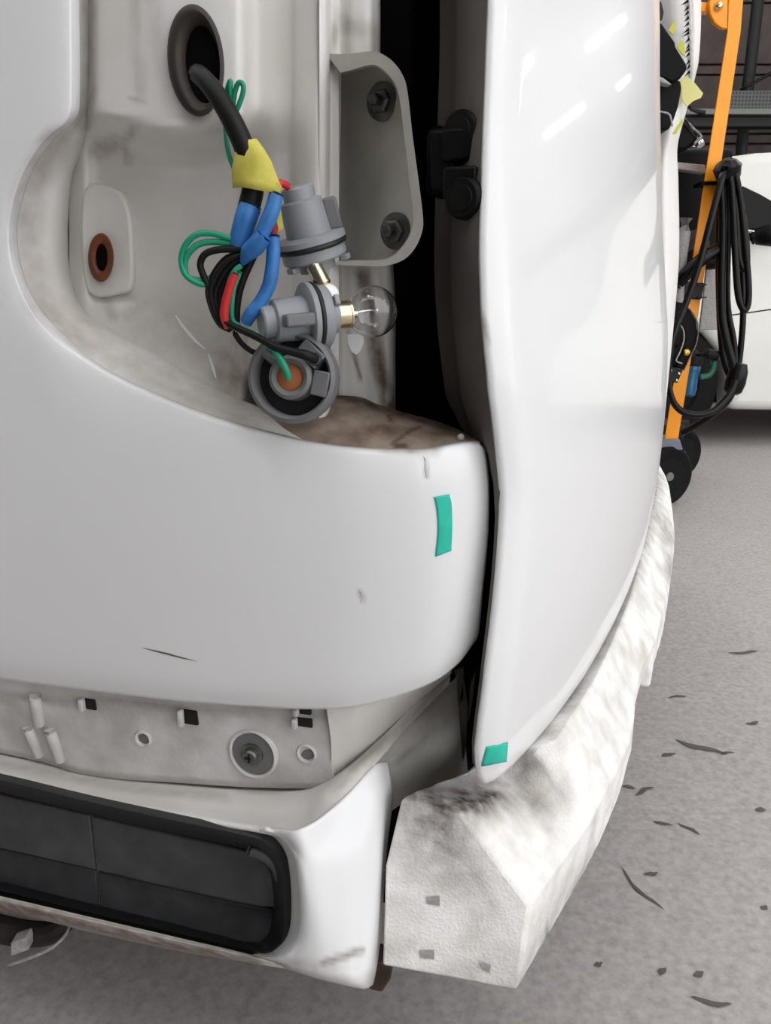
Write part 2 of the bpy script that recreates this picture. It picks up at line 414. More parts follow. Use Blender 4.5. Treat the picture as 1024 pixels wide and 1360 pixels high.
# lower ledge of the lamp opening
lb = [(340, 541, .070), (405, 530, .080), (470, 530, .085), (500, 540, .086), (530, 549, .084), (580, 562, .073), (622, 577, .056), (641, 589, .03)]
lf = [(345, 573, .018), (400, 587, .014), (450, 594, .014), (485, 598, .014), (520, 599, .014), (565, 599, .014), (612, 592, .014), (639, 591, .012)]
rows = []
for t in (0, .3, .65, 1.0, 1.06):
    rows.append([B(a+(c-a)*t, b+(d-b)*t - (4*math.sin(t*math.pi) if t < 1 else 0), e+(g-e)*t) for (a, b, e), (c, d, g) in zip(lf, lb)])
lg = patch('lamp_ledge', rows, 'dusty_ledge', van, nu=8, nv=6, grime=stroke_fn([([(440, 522), (560, 556), (625, 578)], 9, .9), ([(520, 590), (545, 572), (560, 566)], 3, .9), ([(516, 552), (520, 560)], 4, .8), ([(380, 570), (440, 550)], 14, .4), ([(525, 592), (540, 592)], 5, .9)]))
V, Fc = lathe_geo(B(612, 581, .03), (.1, -.3, .9), [(.0022, -.002), (.0022, .001), (.0012, .0022), (.0, .0024)], 12)
mk('drain_pip', V, Fc, 'white_satin', lg)
# pillar beside the opening: upper part, lower part and the seal flange
rows = []
for y in (-160, -60, 0, 40, 70, 100, 200, 350, 385, 420, 480, 540, 600):
    s = 0 if y < 100 else min(1, (y-100)/300.0)
    q = min(1, max(0, (y-355)/60.0)); q = .034*(1-q*q*(3-2*q))
    rows.append([P(x, y, Y+(.034 if x > 440 else 0)) for x, Y in ((424, .494), (436, .502), (448, .512), (468, .508+.01*s), (490-4*s, .508+.012*s), (497+4*s, .514+.01*s), (503+15*s, .524), (505+20*s, .545), (505+20*s, .60))])
patch('pillar_panel', rows, 'white_satin', van, nu=5, nv=6, grime=dirt)
# bracket
def Yb(px): return .455+(.52-.455)*(max(0, 560-px)/110.0)*.9
bo = [(431, 70), (452, 72), (476, 70), (494, 68), (508, 72), (522, 82), (534, 98), (541, 120), (548, 180), (556, 240), (562, 290), (560, 310), (551, 330), (536, 345), (512, 353), (480, 353), (440, 352)]
bi = [(452, 96), (462, 94), (476, 90), (492, 86), (503, 88), (514, 97), (524, 110), (530, 128), (537, 180), (544, 240), (549, 288), (547, 306), (540, 322), (526, 338), (510, 346), (480, 347), (451, 347)]
br_front = [P(a, b, Yb(a)-.012) for a, b in bo]; br_in = [P(a, b, Yb(a)-.010) for a, b in bi]
br_deep = [P(a+(1 if i < 8 else -1), b+(4 if i < 8 else -2), Yb(a)+.034) for i, (a, b) in enumerate(bi)]
br_back = [P(a, b, Yb(a)+.036) for a, b in bo]
rows = [spline(r, 3) for r in (br_back, br_front, br_in, br_deep)]
nV = [v for r in rows for v in r]; nc = len(rows[0])
br = mk('lamp_bracket', nV, gridfaces(4, nc), 'bracket_paint', van, angle=28, bevel=0.0)
face = rows[3]; cen = sum(face, Vector())/len(face)
mk('bracket_face', list(face), [tuple(range(len(face)))], 'bracket_paint', br, angle=180)
patch('bracket_web', [[P(431, 70, .505), P(431, 200, .503), P(438, 352, .498)], [P(440, 82, .525), P(442, 200, .52), P(446, 352, .51)], [P(451, 96, .535), P(451, 200, .53), P(451, 350, .52)]], 'bracket_paint', br, nu=4, nv=4)
def stud(px, py, Y, parent):
    c = P(px, py, Y); d = Vector((-.55, -.83, -.05))
    s = lathe('bolt_stud', c, d, [(.010, 0), (.010, .0012), (.0070, .0014), (.0070, .0042), (.0055, .0052), (.0036, .0053), (.0036, .011), (.0026, .012)], 'steel_grey', parent, 6, angle=30)
    lathe('stud_washer', c, d, [(.011, -.001), (.011, .001), (.008, .0016)], 'steel_grey', s, 20)
    return s
stud(508, 135, Yb(509)+.032, br); stud(526, 307, Yb(530)+.032, br)
# black box standing in for the darkness inside the body
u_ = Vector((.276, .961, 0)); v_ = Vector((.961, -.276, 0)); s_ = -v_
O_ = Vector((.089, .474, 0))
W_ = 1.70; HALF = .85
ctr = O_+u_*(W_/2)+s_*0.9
box('inner_dark_box', (ctr.x, ctr.y, .85), (0.80, W_/2-.09, .50), 'black_void', van, ax=v_, ay=u_)
patch('dark_gap_backing', [[P(x, y, Y) for x, Y in ((496, .60), (520, .61), (560, .63), (620, .66), (690, .70))] for y in (-160, 200, 560, 800, 1060)], 'black_void', van, nu=3, nv=3, solid=.01)  # black sheet standing in for the darkness in the tailgate gap

# ------------------------------------------------------------------ tailgate
def gb(wv): return .126*(1-(1-wv/HALF)**2)
_lt = spline([Vector((a, b, 0)) for a, b in ((.25, -.030), (.33, -.013), (.40, -.003), (.48, .004), (.57, .0045), (.657, -.0005), (.735, -.0105), (.855, -.0262), (.986, -.0395), (1.085, -.049), (1.25, -.070), (1.4, -.092))], 10)
_lz = [q.x for q in _lt]; _lv = [q.y for q in _lt]
def lean(z): return float(np.interp(z, _lz, _lv))
def G(wv, z, d=0.0):
    return O_+u_*wv+v_*(gb(wv)+lean(z)+d)+Vector((0, 0, z))
def ghit(px, py, d=0.0):
    a, b, c = ray(px, py); az = a/b; z = .6
    for _ in range(12):
        lo_, hi_ = -.12, .75
        for _ in range(40):
            m_ = (lo_+hi_)/2; q = G(m_, z, d)
            if q.x/q.y < az: lo_ = m_
            else: hi_ = m_
        q = G(lo_, z, d); z = H+c*q.y/b
    return lo_, z
edge = [(651, -150), (650, 0), (646, 100), (641, 230), (638, 330), (641, 430), (650, 520), (660, 600), (666, 660), (663, 720), (656, 800), (646, 880), (636, 960), (631, 1004), (634, 1030), (641, 1044)]
bot = [(641, 1044), (648, 1041), (662, 1030), (690, 1001), (720, 966), (760, 911), (800, 841), (835, 760), (852, 705)]
eh = sorted([ghit(*p, -.011)[::-1] for p in edge]); ez = [a for a, b in eh]; ew = [b for a, b in eh]
bh = [ghit(*p, -.009) for p in bot]; bw = [a for a, b in bh]; bz = [b for a, b in bh]
bw += [.85]; bz += [bz[-1]+.004]
def zb(wv):
    wv = wv if wv < W_/2 else W_-wv
    return float(np.interp(wv, bw, bz))
def w0(z): return float(np.interp(z, ez, ew))
ZT = 1.25
fs = [i/70.0 for i in range(71)]; fs = [f_ for f_ in fs]+[.993, .997]; fs = sorted(set(fs))
gs = sorted(set([0, .0015, .004, .008, .013]+[i/60.0 for i in range(1, 60)]+[1-.013, 1-.008, 1-.004, 1-.0015, 1]))
V = []
for f_ in fs:
    for g_ in gs:
        wv = .1+1.4*g_; z = .6
        for _ in range(6):
            z = ZT+(zb(wv)-ZT)*f_; a = w0(z); wv = a+(W_-2*a)*g_
        e = min(g_, 1-g_)*(W_-2*a); d = -.011*(1-min(1, e/.016))**2
        eb = z-zb(wv); d = min(d, -.009*(1-min(1, eb/.014))**2)
        V.append(G(wv, z, d))
gate = mk('tailgate', V, gridfaces(len(fs), len(gs)), 'white_paint', van, angle=180, solid=.003, soff=-1, face_cam=v_, grime=stroke_fn([([(795, 755), (803, 765)], 2, .25), ([(830, 655), (832, 658)], 2, .3), ([(640, 430), (641, 445)], 3, .9), ([(640, 980), (642, 984)], 2, .5)]))
# inner shell of the tailgate: return face and inner skin
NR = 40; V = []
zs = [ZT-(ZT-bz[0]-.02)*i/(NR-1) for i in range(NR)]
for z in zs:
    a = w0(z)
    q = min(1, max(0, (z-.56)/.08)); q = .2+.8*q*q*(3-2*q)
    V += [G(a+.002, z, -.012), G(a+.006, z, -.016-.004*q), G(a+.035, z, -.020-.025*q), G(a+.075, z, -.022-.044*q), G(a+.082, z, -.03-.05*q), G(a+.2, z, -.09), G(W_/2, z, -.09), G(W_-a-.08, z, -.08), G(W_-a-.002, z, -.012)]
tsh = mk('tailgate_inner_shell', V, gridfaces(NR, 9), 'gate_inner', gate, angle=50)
# teal tape pieces, laid on the real surfaces
from mathutils.bvhtree import BVHTree
def bvh_of(o):
    return BVHTree.FromPolygons([v.co+WPOS[o] for v in o.data.vertices], [tuple(p.vertices) for p in o.data.polygons])
BQ = bvh_of(qp); BG = bvh_of(gate)
def lay(bv, px, py, lift=.0005):
    d = Vector(ray(px, py)).normalized(); o = Vector((0, 0, H))
    hit = bv.ray_cast(o, d)
    if hit[0] is None: return B(px, py)
    n = hit[1] if hit[1].dot(d) < 0 else -hit[1]
    return hit[0]+n*lift
def tape_piece(name, corners, fn, m, parent, nx=6, ny=8):
    (ax, ay), (bx, by), (cx_, cy_), (dx, dy) = corners   # tl tr br bl
    V = []
    for j in range(ny+1):
        t = j/ny
        for i in range(nx+1):
            s = i/nx
            x = (ax*(1-s)+bx*s)*(1-t)+(dx*(1-s)+cx_*s)*t; y = (ay*(1-s)+by*s)*(1-t)+(dy*(1-s)+cy_*s)*t
            if j in (0, ny): y += random.uniform(-1, 1)
            V.append(fn(x, y))
    return mk(name, V, gridfaces(ny+1, nx+1), m, parent, angle=180, solid=.0003, soff=0, face_cam=True)
rows = []
for (xa, ya, xb, yb) in ((576, 660, 596, 656), (579, 672, 599, 668), (581, 690, 600, 688), (581, 710, 600, 706), (579, 728, 599, 724), (578, 739, 599, 731)):
    rows.append([lay(BQ, xa+(xb-xa)*t, ya+(yb-ya)*t) for t in (0, .5, 1)])
patch('masking_tape', rows, 'tape_teal', qp, nu=3, nv=4, solid=.0003, soff=0, label='teal masking tape strip on the corner')
def gp(px, py):
    return lay(BG, px, py)
tape_piece('masking_tape', ((646, 991), (674, 986), (672, 1012), (639, 1016)), gp, 'tape_teal', gate)
# rubber buffer on the inner shell, seen in the gap
BS = bvh_of(tsh)
_c = lay(BS, 604, 221, .006)
st = mk('buffer_block', *box_geo(_c, v_, u_, Z_, .009, .014, .018), 'black_plastic', gate, bevel=.003, angle=30)
for (a, b, r) in ((622, 176, .0115), (625, 265, .0115), (588, 183, .006)):
    lathe('buffer_bolt', lay(BS, a, b, .004), (-.55, -.83, 0), [(r, -.014), (r, .002), (r*.87, .004), (r*.65, .004), (r*.6, .0048), (0, .0052)], 'black_plastic', gate, 24)
mk('buffer_arm', *merge(box_geo(lay(BS, 618, 196, .003), v_, u_, Z_, .010, .008, .009), box_geo(lay(BS, 620, 246, .003), v_, u_, Z_, .010, .008, .009)), 'black_plastic', gate, bevel=.002)
# scratches on the quarter panel
def scuff(pts, hw):
    L = [lay(BQ, a, b, .0003) for a, b in pts]; n = len(L); V = []
    for i, p in enumerate(L):
        k = hw*math.sin(math.pi*(i+.15)/(n-.7)); V += [p+Z_*k, p-Z_*k]
    mk('scratch_mark', V, [(2*i, 2*i+1, 2*i+3, 2*i+2) for i in range(n-1)], 'mark_dark', qp, smooth=False)
scuff([(189, 860), (205, 864), (222, 868), (240, 873), (262, 878)], .0007)
scuff([(476, 783), (479, 788), (480, 796), (478, 803)], .0006)
scuff([(562, 606), (565, 612), (564, 622), (567, 636)], .0008)

BW = bvh_of(rw)
def chip(pts, hw):
    L = [lay(BW, a, b, .0004) for a, b in pts]; n = len(L); V = []
    for i, p in enumerate(L):
        k = hw*(.35+.65*math.sin(math.pi*(i+.15)/(n-.7))); V += [p+X_*k, p-X_*k]
    mk('paint_chip', V, [(2*i, 2*i+1, 2*i+3, 2*i+2) for i in range(n-1)], 'white_paint', rw, smooth=False)
chip([(233, 418), (242, 432), (252, 444), (262, 455), (273, 464)], .0013)
chip([(277, 470), (281, 482), (284, 492), (287, 502)], .0010)

# ------------------------------------------------------------------ side below the panel
def R(px, py, off=.012): return B(px, py, off)
# plastic retainer strip with its holes
ret = patch('retainer_strip', [[R(x, y0+f_*(y1-y0), .013+.004*(1-f_)) for x, y0, y1 in ((-560, 800, 900), (-300, 850, 950), (0, 895, 1000), (120, 905, 1030), (240, 920, 1040), (340, 928, 1046), (420, 932, 1047), (443, 932, 1043))] for f_ in (0, .33, .66, 1)] , 'panel_plastic', van, nu=6, nv=4, solid=.006, grime=dirt)
rd = Vector((-.27, -.96, 0))
def hole(px, py, r, off, dp=.006, m='panel_plastic', sy=1.0):
    c = R(px, py, off)
    lathe('retainer_hole', c, rd, [(r*1.25, -.002), (r*1.22, .0006), (r*1.1, .0013), (r, .0008), (r*.92, -.001), (r*.5, -.0012), (0, -.0012)], m, ret, 28, 1, sy, roll=X_)
    lathe('hole_shade', c, rd, [(r*.9, -.001), (0, -.0004)], 'socket_dark_grey', ret, 24, 1, sy, roll=X_)
hole(190, 981, .0055, .0135); hole(407, 1001, .0060, .0135)
# big screw pocket
c = R(336, 1001, .0125)
lathe('screw_pocket', c, rd, [(.0190, -.002), (.0188, .0012), (.0175, .002), (.0165, .001), (.0160, -.002)], 'panel_plastic', ret, 40, 1, 1.05, roll=X_)
lathe('pocket_floor', c, rd, [(.0164, -.0016), (.0164, .0002), (0, .0004)], 'socket_dark_grey', ret, 32, roll=X_)
sw = lathe('retainer_screw', c+Vector((-.0005, -.001, 0)), rd, [(.0085, -.001), (.0085, .001), (.0058, .0013), (.0056, .004), (.0045, .0052), (0, .0056)], 'steel_grey', ret, 24, roll=X_)
mk('screw_slot', *merge(box_geo(c+rd*.0062, X_, rd, Z_, .0034, .0007, .0007), box_geo(c+rd*.0062, X_, rd, Z_, .0007, .0007, .0034)), 'dark_metal', sw)
# square clip slots and ribs
for (a, b, hx, hz) in ((122, 934, .0045, .0045), (255, 951, .0055, .006), (406, 958, .0055, .0035), (406, 943, .0045, .0025)):
    q = R(a, b, .0172); box('clip_slot', q, (hx, .0022, hz), 'dark_metal', ret, ax=Vector((.961, -.276, 0)), ay=rd, bevel=.0006)
    box('clip_tab', q+Vector((-hx-.002, -.003, 0)), (.002, .0025, hz*1.1), 'panel_plastic', ret, ax=Vector((.961, -.276, 0)), ay=rd, bevel=.0012)
for (x0, y0, x1, y1) in ((46, 922, 52, 962), (36, 965, 52, 1003), (66, 968, 80, 1010)):
    tube('retainer_rib', [R(x0, y0, .013), R((x0+x1)/2, (y0+y1)/2, .0115), R(x1, y1, .0125)], .0042, 'panel_plastic', ret, n=4, sides=12)
# apron around the corner: ledge, flange up to the corner, front face with the vent opening
def A(px, py, Y): return P(px, py, Y)
low = patch('lower_apron', [
    [P(-560, 905, SY(-560, 905, .018, 0.3)), P(-300, 952, SY(-300, 952, .018, 0.3)), P(0, 1000, SY(0, 1000, .018, 0.3)), P(120, 1028, SY(120, 1028, .018, 0.3)), P(240, 1040, SY(240, 1040, .018, 0.3)), P(330, 1046, SY(330, 1046, .018, 0.3)), P(400, 1046, SY(400, 1046, .018, 0.3)), P(444, 1030, SY(444, 1030, .018, 0.3)), P(500, 985, .50), P(560, 925, .545), P(597, 892, .565)],
    [P(-560, 915, SY(-560, 915, .010, 0.15)), P(-300, 965, SY(-300, 965, .010, 0.15)), P(0, 1014, SY(0, 1014, .010, 0.15)), P(120, 1043, SY(120, 1043, .008, 0.15)), P(240, 1060, SY(240, 1060, .006, 0.15)), P(330, 1075, SY(330, 1075, .003, 0.15)), P(395, 1072, SY(395, 1072, .004, 0.15)), P(440, 1045, SY(440, 1045, .008, 0.15)), P(500, 998, .489), P(560, 938, .54), P(598, 901, .563)],
    [P(-560, 925, SY(-560, 925, -.004, 0)), P(-300, 975, SY(-300, 975, -.004, 0)), P(0, 1029, SY(0, 1029, -.004, 0)), P(120, 1058, SY(120, 1058, -.006, 0)), P(240, 1082, SY(240, 1082, -.010, 0)), P(330, 1098, SY(330, 1098, -.013, 0)), P(392, 1106, SY(392, 1106, -.015, 0)), P(436, 1080, SY(436, 1080, -.002, 0)), P(498, 1016, .482), P(556, 950, .54), P(597, 908, .563)],
    ], 'white_satin', van, nu=8, nv=6, solid=.003, grime=dirt)
lowf = patch('apron_face', [
    [P(330, 1112, SY(330, 1112, .030, 0)), P(345, 1104, .446), P(366, 1104, .438), P(392, 1104, .427), P(425, 1088, .436), P(460, 1058, .455), P(498, 1017, .480), P(516, 1012, .500)],
    [P(340, 1124, SY(340, 1124, .030, 0)), P(366, 1113, .450), P(384, 1122, .434), P(402, 1130, .424), P(428, 1120, .431), P(462, 1095, .446), P(502, 1062, .466), P(522, 1058, .50)],
    [P(362, 1150, SY(362, 1150, .030, 0)), P(387, 1145, .440), P(396, 1150, .424), P(412, 1160, .421), P(440, 1155, .427), P(470, 1145, .436), P(502, 1130, .453), P(514, 1130, .49)],
    [P(364, 1228, SY(364, 1228, .030, 0)), P(391, 1230, .440), P(402, 1230, .421), P(420, 1230, .416), P(445, 1230, .419), P(472, 1230, .425), P(496, 1228, .437), P(507, 1228, .47)],
    [P(350, 1256, SY(350, 1256, .030, 0)), P(372, 1266, .434), P(392, 1272, .421), P(418, 1276, .415), P(445, 1280, .415), P(470, 1280, .419), P(491, 1278, .428), P(502, 1276, .46)],
    [P(325, 1262, SY(325, 1262, .030, 0)), P(345, 1270, .446), P(384, 1284, .428), P(418, 1296, .419), P(445, 1303, .416), P(470, 1309, .416), P(486, 1311, .424), P(496, 1306, .45)],
    [P(325, 1268, SY(325, 1268, .030, 0)), P(345, 1274, .455), P(384, 1288, .45), P(418, 1299, .45), P(445, 1306, .45), P(470, 1311, .45), P(484, 1312, .46), P(494, 1306, .47)],
    ], 'white_paint', low, nu=7, nv=7, solid=.003, grime=dirt)
# strip under the vent, dirty lower lip
lipx = ((-560, 1080, .70, 1), (-300, 1122, .60, 1), (0, 1190, .51, 1), (120, 1218, .484, 1), (240, 1246, .462, .9), (330, 1267, .446, .6), (388, 1283, .440, .25))
patch('apron_lip', [[P(x, y+dy*k, Y+dY) for x, y, Y, k in lipx] for dy, dY in ((0, 0), (7, -.004), (17, .012), (20, .08))], 'white_satin', low, nu=6, nv=5,
      grime=stroke_fn([([(-300, 1130), (0, 1202), (200, 1250), (340, 1282)], 14, .95)]))
# vent: rubber frame, four flaps
vo = [(-420, 950), (-200, 985), (0, 1027), (120, 1056), (240, 1082), (330, 1101), (362, 1113), (382, 1140), (388, 1185), (388, 1235), (378, 1262), (345, 1270), (240, 1247), (120, 1219), (0, 1190), (-200, 1145), (-420, 1098)]
vi = [(-410, 966), (-200, 1003), (0, 1052), (120, 1082), (240, 1109), (320, 1126), (345, 1137), (358, 1158), (362, 1190), (360, 1228), (350, 1246), (325, 1250), (240, 1228), (120, 1199), (0, 1170), (-200, 1128), (-410, 1083)]
Yv = lambda px, py: SY(max(px, -500), py, -.013, 0)
rows = [[P(a, b, SY(a, b, .02, 0)) for a, b in vo], [P(a, b, Yv(a, b)+.002) for a, b in vo], [P(*mid(a, b, .35), Yv(*a)-.002) for a, b in zip(vo, vi)], [P(*mid(a, b, .7), Yv(*a)+.004) for a, b in zip(vo, vi)], [P(a, b, Yv(a, b)+.022) for a, b in vi]]
R2 = [spline(r, 4, True) for r in rows]
ven = mk('side_vent', [p for r in R2 for p in r], gridfaces(5, len(R2[0]), True), 'vent_rubber', van, angle=50)
def flap(pts, dep):
    prism('vent_flap', [P(a, b, SY(a, b, -.012, 0)+.016+d) for (a, b), d in zip(pts, dep)], (0, .004, 0), 'vent_flap', ven, bevel=.0012)
flap([(-410, 955), (-200, 1005), (0, 1056), (119, 1084), (127, 1156), (0, 1127), (-200, 1082), (-410, 1040)], (.008, .008, .008, .008, 0, 0, 0, 0))
flap([(121, 1084), (240, 1112), (340, 1134), (372, 1142), (372, 1206), (345, 1205), (240, 1183), (129, 1157)], (.008, .008, .008, .008, 0, 0, 0, 0))
flap([(-410, 1040), (-200, 1082), (0, 1128), (127, 1157), (131, 1208), (0, 1180), (-200, 1138), (-410, 1088)], (.009, .009, .009, .009, .002, .002, .002, .002))
flap([(129, 1158), (240, 1184), (345, 1206), (372, 1210), (372, 1256), (330, 1252), (240, 1232), (133, 1208)], (.009, .009, .009, .009, .002, .002, .002, .002))
tube('lip_highlight', [P(330, 1129, Yv(330, 1129)+.005), P(352, 1138, Yv(352, 1138)+.004), P(366, 1152, Yv(366, 1152)+.005), P(371, 1166, Yv(371, 1166)+.007)], .0035, 'vent_flap', ven, n=5)  # lighter tube drawn as the highlight on the frame's inner lip
patch('corner_flange', [
    [P(432, 930, .468), P(480, 928, .468), P(540, 912, .478), P(585, 886, .50), P(602, 876, .53)],
    [P(440, 990, .475), P(485, 965, .478), P(545, 925, .50), P(588, 895, .53), P(600, 888, .56)],
    [P(438, 1040, .487), P(500, 990, .508), P(560, 930, .55), P(596, 898, .566), P(600, 893, .575)]], 'white_satin', van, nu=6, nv=5, grime=dirt)
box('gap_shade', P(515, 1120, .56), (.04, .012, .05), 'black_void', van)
# sheet metal behind the corner
patch('corner_sheet', [
    [P(440, 1060, .50), P(512, 985, .52), P(560, 940, .555), P(600, 905, .59), P(612, 890, .61)],
    [P(450, 1090, .50), P(520, 1020, .53), P(565, 980, .56), P(604, 950, .59), P(614, 940, .62)],
    [P(460, 1130, .50), P(530, 1070, .53), P(570, 1055, .56), P(608, 1040, .58), P(622, 1030, .62)]], 'bracket_paint', van, nu=6, nv=5, grime=dirt)
for q in ([(602, 890), (608, 920), (612, 940), (617, 925), (616, 885)], [(616, 900), (622, 940), (618, 1000), (612, 1030), (608, 1030), (604, 990), (604, 945)], [(632, 890), (628, 930), (622, 960), (624, 910)]):
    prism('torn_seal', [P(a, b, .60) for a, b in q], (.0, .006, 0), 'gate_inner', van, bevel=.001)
# rubber flap at the bottom of the gap and the bracket under the sill
prism('mud_flap', [P(a, b, .47) for a, b in ((492, 1275), (522, 1285), (519, 1302), (508, 1319), (492, 1316), (484, 1308))], (0, .02, 0), 'rust_brown', van, bevel=.002)
hb = mk('sill_bracket', *tube_geo([P(-60, 1215, .56), P(10, 1236, .55), P(60, 1240, .545), P(84, 1228, .55), P(96, 1205, .57)], [.011, .011, .010, .009, .008], 5, 10), 'sill_dark', van)
prism('bracket_clip', [P(a, b, .527) for a, b in ((14, 1253), (34, 1246), (38, 1262), (14, 1271))], (0, .012, 0), 'grey_sheet', hb, bevel=.001)
tube('bracket_wire', [P(5, 1284, .53), P(40, 1272, .525), P(70, 1258, .527), P(88, 1240, .54), P(92, 1225, .55)], .0014, 'grey_sheet', hb)

# ------------------------------------------------------------------ bumper foam
zt, zr, zo, zbm = .372, .362, .300, .242
stn = [
 ((532, 1062, .364), (612, 1081, .358), (703, 1203, .296), (686, 1316, .240)),
 ((552, 1050, .362), (630, 1068, .354), (716, 1186, .298), (706, 1281, .240)),
 ((590, 1036, .352), (654, 1056, .340), (738, 1156, .300), (732, 1236, .240)),
 ((625, 1020, .345), (682, 1044, .334), (762, 1122, .302), (757, 1192, .240)),
 ((640, 1000, .346), (700, 1012, .352), (776, 1104, .303), (775, 1160, .241)),
 ((650, 988, .347), (712, 992, .368), (786, 1088, .304), (786, 1139, .242)),
 ((676, 966, .346), (738, 984, .370), (806, 1050, .306), (802, 1105, .244)),
 ((705, 940, .345), (756, 958, .366), (822, 1018, .306), (824, 1050, .246)),
 ((730, 912, .343), (778, 925, .360), (836, 985, .300), (836, 1000, .248)),
 ((745, 882, .342), (796, 893, .358), (838, 960, .300), (838, 966, .262)),
 ((780, 832, .345), (816, 850, .358), (850, 895, .318), (852, 905, .270)),
 ((812, 762, .350), (840, 788, .360), (872, 845, .316), (876, 858, .280)),
 ((830, 707, .352), (856, 724, .362), (886, 775, .316), (889, 785, .290)),
 ((848, 657, .350), (868, 676, .362), (892, 715, .322), (896, 722, .300)),
 ((856, 617, .350), (874, 638, .364), (890, 670, .335), (894, 685, .312)),
 ((858, 592, .350), (872, 610, .364), (884, 632, .350), (889, 648, .325)),
]
secs = []
for s in stn:
    a, b, c, d = [PZ(*q) for q in s]
    inn = d + (a-b).normalized()*.10; inn.z = d.z+.01
    bk = a + (a-b).normalized()*.03; bk.z = a.z-.01
    secs.append([inn, bk, a, b, c, d])
_n = (secs[0][5]-secs[0][2]).cross(secs[0][3]-secs[0][2])
def _pl(px, py):
    dr = Vector(ray(px, py)); o = Vector((0, 0, H)); return o+dr*((secs[0][2]-o).dot(_n)/dr.dot(_n))
_i0, _b0, _a0 = _pl(507, 1283), _pl(511, 1150), secs[0][2].copy()
for s in secs:
    s[0] = _i0+Vector(((s[2]-_a0).x, (s[2]-_a0).y, 0)); s[1] = _b0+Vector(((s[2]-_a0).x, (s[2]-_a0).y, 0))
cols = [spline([s[j] for s in secs], 4) for j in range(6)]
V = []; 
nS = len(cols[0])
for i in range(nS):
    q = [cols[j][i] for j in range(6)]
    # divide the faces so the surface carries its unevenness
    pts = [q[0], q[1], q[2], q[2].lerp(q[3], .5), q[3], q[3].lerp(q[4], .33), q[3].lerp(q[4], .66), q[4], q[4].lerp(q[5], .5), q[5]]
    for k_, p in enumerate(pts):
        V.append(p+Vector((0, 0, random.uniform(-.0007, .0007))) if 0 < i < nS-1 else p)
fg = stroke_fn([([(548, 1060), (600, 1070), (650, 1050), (636, 1066)], 27, 1.0), ([(650, 1050), (700, 1060), (725, 1090)], 20, .35), ([(700, 1000), (690, 1040)], 10, .6), ([(620, 1085), (640, 1072)], 14, .6),
    ([(880, 690), (890, 720)], 12, .5), ([(868, 660), (884, 700)], 9, .4), ([(735, 930), (790, 855), (826, 778), (852, 705), (866, 640)], 22, .62), ([(690, 1045), (720, 1075), (700, 1060)], 16, .5), ([(718, 1255), (726, 1246)], 7, .95), ([(690, 1310), (740, 1225), (790, 1135)], 7, .5), ([(520, 1288), (640, 1308), (690, 1316)], 14, .45), ([(505, 1200), (515, 1285)], 8, .3), ([(890, 745), (888, 770)], 7, .6)])
Fc = gridfaces(nS, 10, True)+[tuple(range(10))[::-1], tuple(range((nS-1)*10, nS*10))]
foam = mk('bumper_foam', V, Fc, 'foam', van, angle=32, bevel=.003, bseg=2, grime=fg)
# dents moulded into the end face, their shade drawn as flat grey patches
def endpt(px, py): return P(px, py, .0)
n0 = [PZ(*q) for q in stn[0]]; e1 = (n0[3]-n0[0]); e2 = (n0[1]-n0[0]); en = e1.cross(e2).normalized()
if en.y > 0: en = -en
def onend(px, py, d=.0005):
    a, b, c = ray(px, py); dr = Vector((a, b, c)); o = Vector((0, 0, H))
    t = (n0[0]-o).dot(en)/dr.dot(en); return o+dr*t+en*d
for q in ([(566, 1191), (584, 1190), (584, 1203), (567, 1200)], [(558, 1262), (577, 1262), (577, 1274), (559, 1272)], [(638, 1278), (652, 1282), (650, 1292), (640, 1286)], [(575, 1118), (586, 1117), (586, 1122)]):
    prism('moulded_mark', [onend(a, b, .0004) for a, b in q], en*-.001, 'grey_sheet', foam)
# hanging piece further along the foam
prism('foam_tab', [PZ(a, b, .262) for a, b in ((846, 913), (863, 914), (868, 885), (872, 872), (860, 872))], (0, 0, .05), 'foam', foam, bevel=.004)
prism('foam_tab', [PZ(a, b, .25) for a, b in ((827, 968), (838, 958), (840, 968), (838, 1000), (826, 1040), (815, 1060))], (0, 0, .045), 'foam', foam, bevel=.004)

# ------------------------------------------------------------------ wiring harness hanging in the lamp opening
hz_ = P(330, 300, .445)
har = thing('wiring_harness', hz_, 'taped bundle of coloured wires with three bulb sockets hanging from the grommet', 'wiring')
def wire(pts, r, m, name='wire'):
    return tube(name, [P(a, b, Y) for a, b, Y in pts], r, m, har, n=6, sides=10)
wire([(262, 98, .462), (272, 106, .452), (288, 126, .445), (306, 156, .441), (322, 190, .440), (334, 225, .442), (336, 250, .443), (330, 278, .444)], [.0050, .0052, .0054, .0056, .0058, .006], 'wire_black', 'cable_sheath')
# yellow tape wrap: a wrinkled flattened cone
V = []; K = 26; st_ = [(329, 184, 13, 10), (332, 196, 19, 12), (335, 211, 25, 14), (338, 227, 29, 15), (341, 241, 31.5, 15), (342, 252, 33, 15)]
for i, (x, y, rx, rd_) in enumerate(st_):
    for k_ in range(K):
        a = 2*math.pi*k_/K; wr = 1+.05*math.sin(a*5+i*1.3)
        xx = x+rx*math.cos(a)*wr; yy = y+.10*rx*math.cos(a)+1.2*math.sin(3*a+i)
        V.append(P(xx, yy, .4405+.00044*rd_*math.sin(a)*wr))
yt = mk('yellow_tape', V, gridfaces(len(st_), K, True), 'tape_yellow', har, angle=70, solid=.0004)
prism('tape_tail', [P(a, b, .436) for a, b in ((360, 240), (374, 246), (371, 262), (376, 303), (371, 307), (364, 280), (360, 262))], (0, .0006, 0), 'tape_yellow', yt)
wire([(333, 272, .4435), (326, 292, .442), (320, 312, .442), (316, 326, .443)], [.0062, .0061, .0057, .0052], 'tape_blue', 'blue_tape')
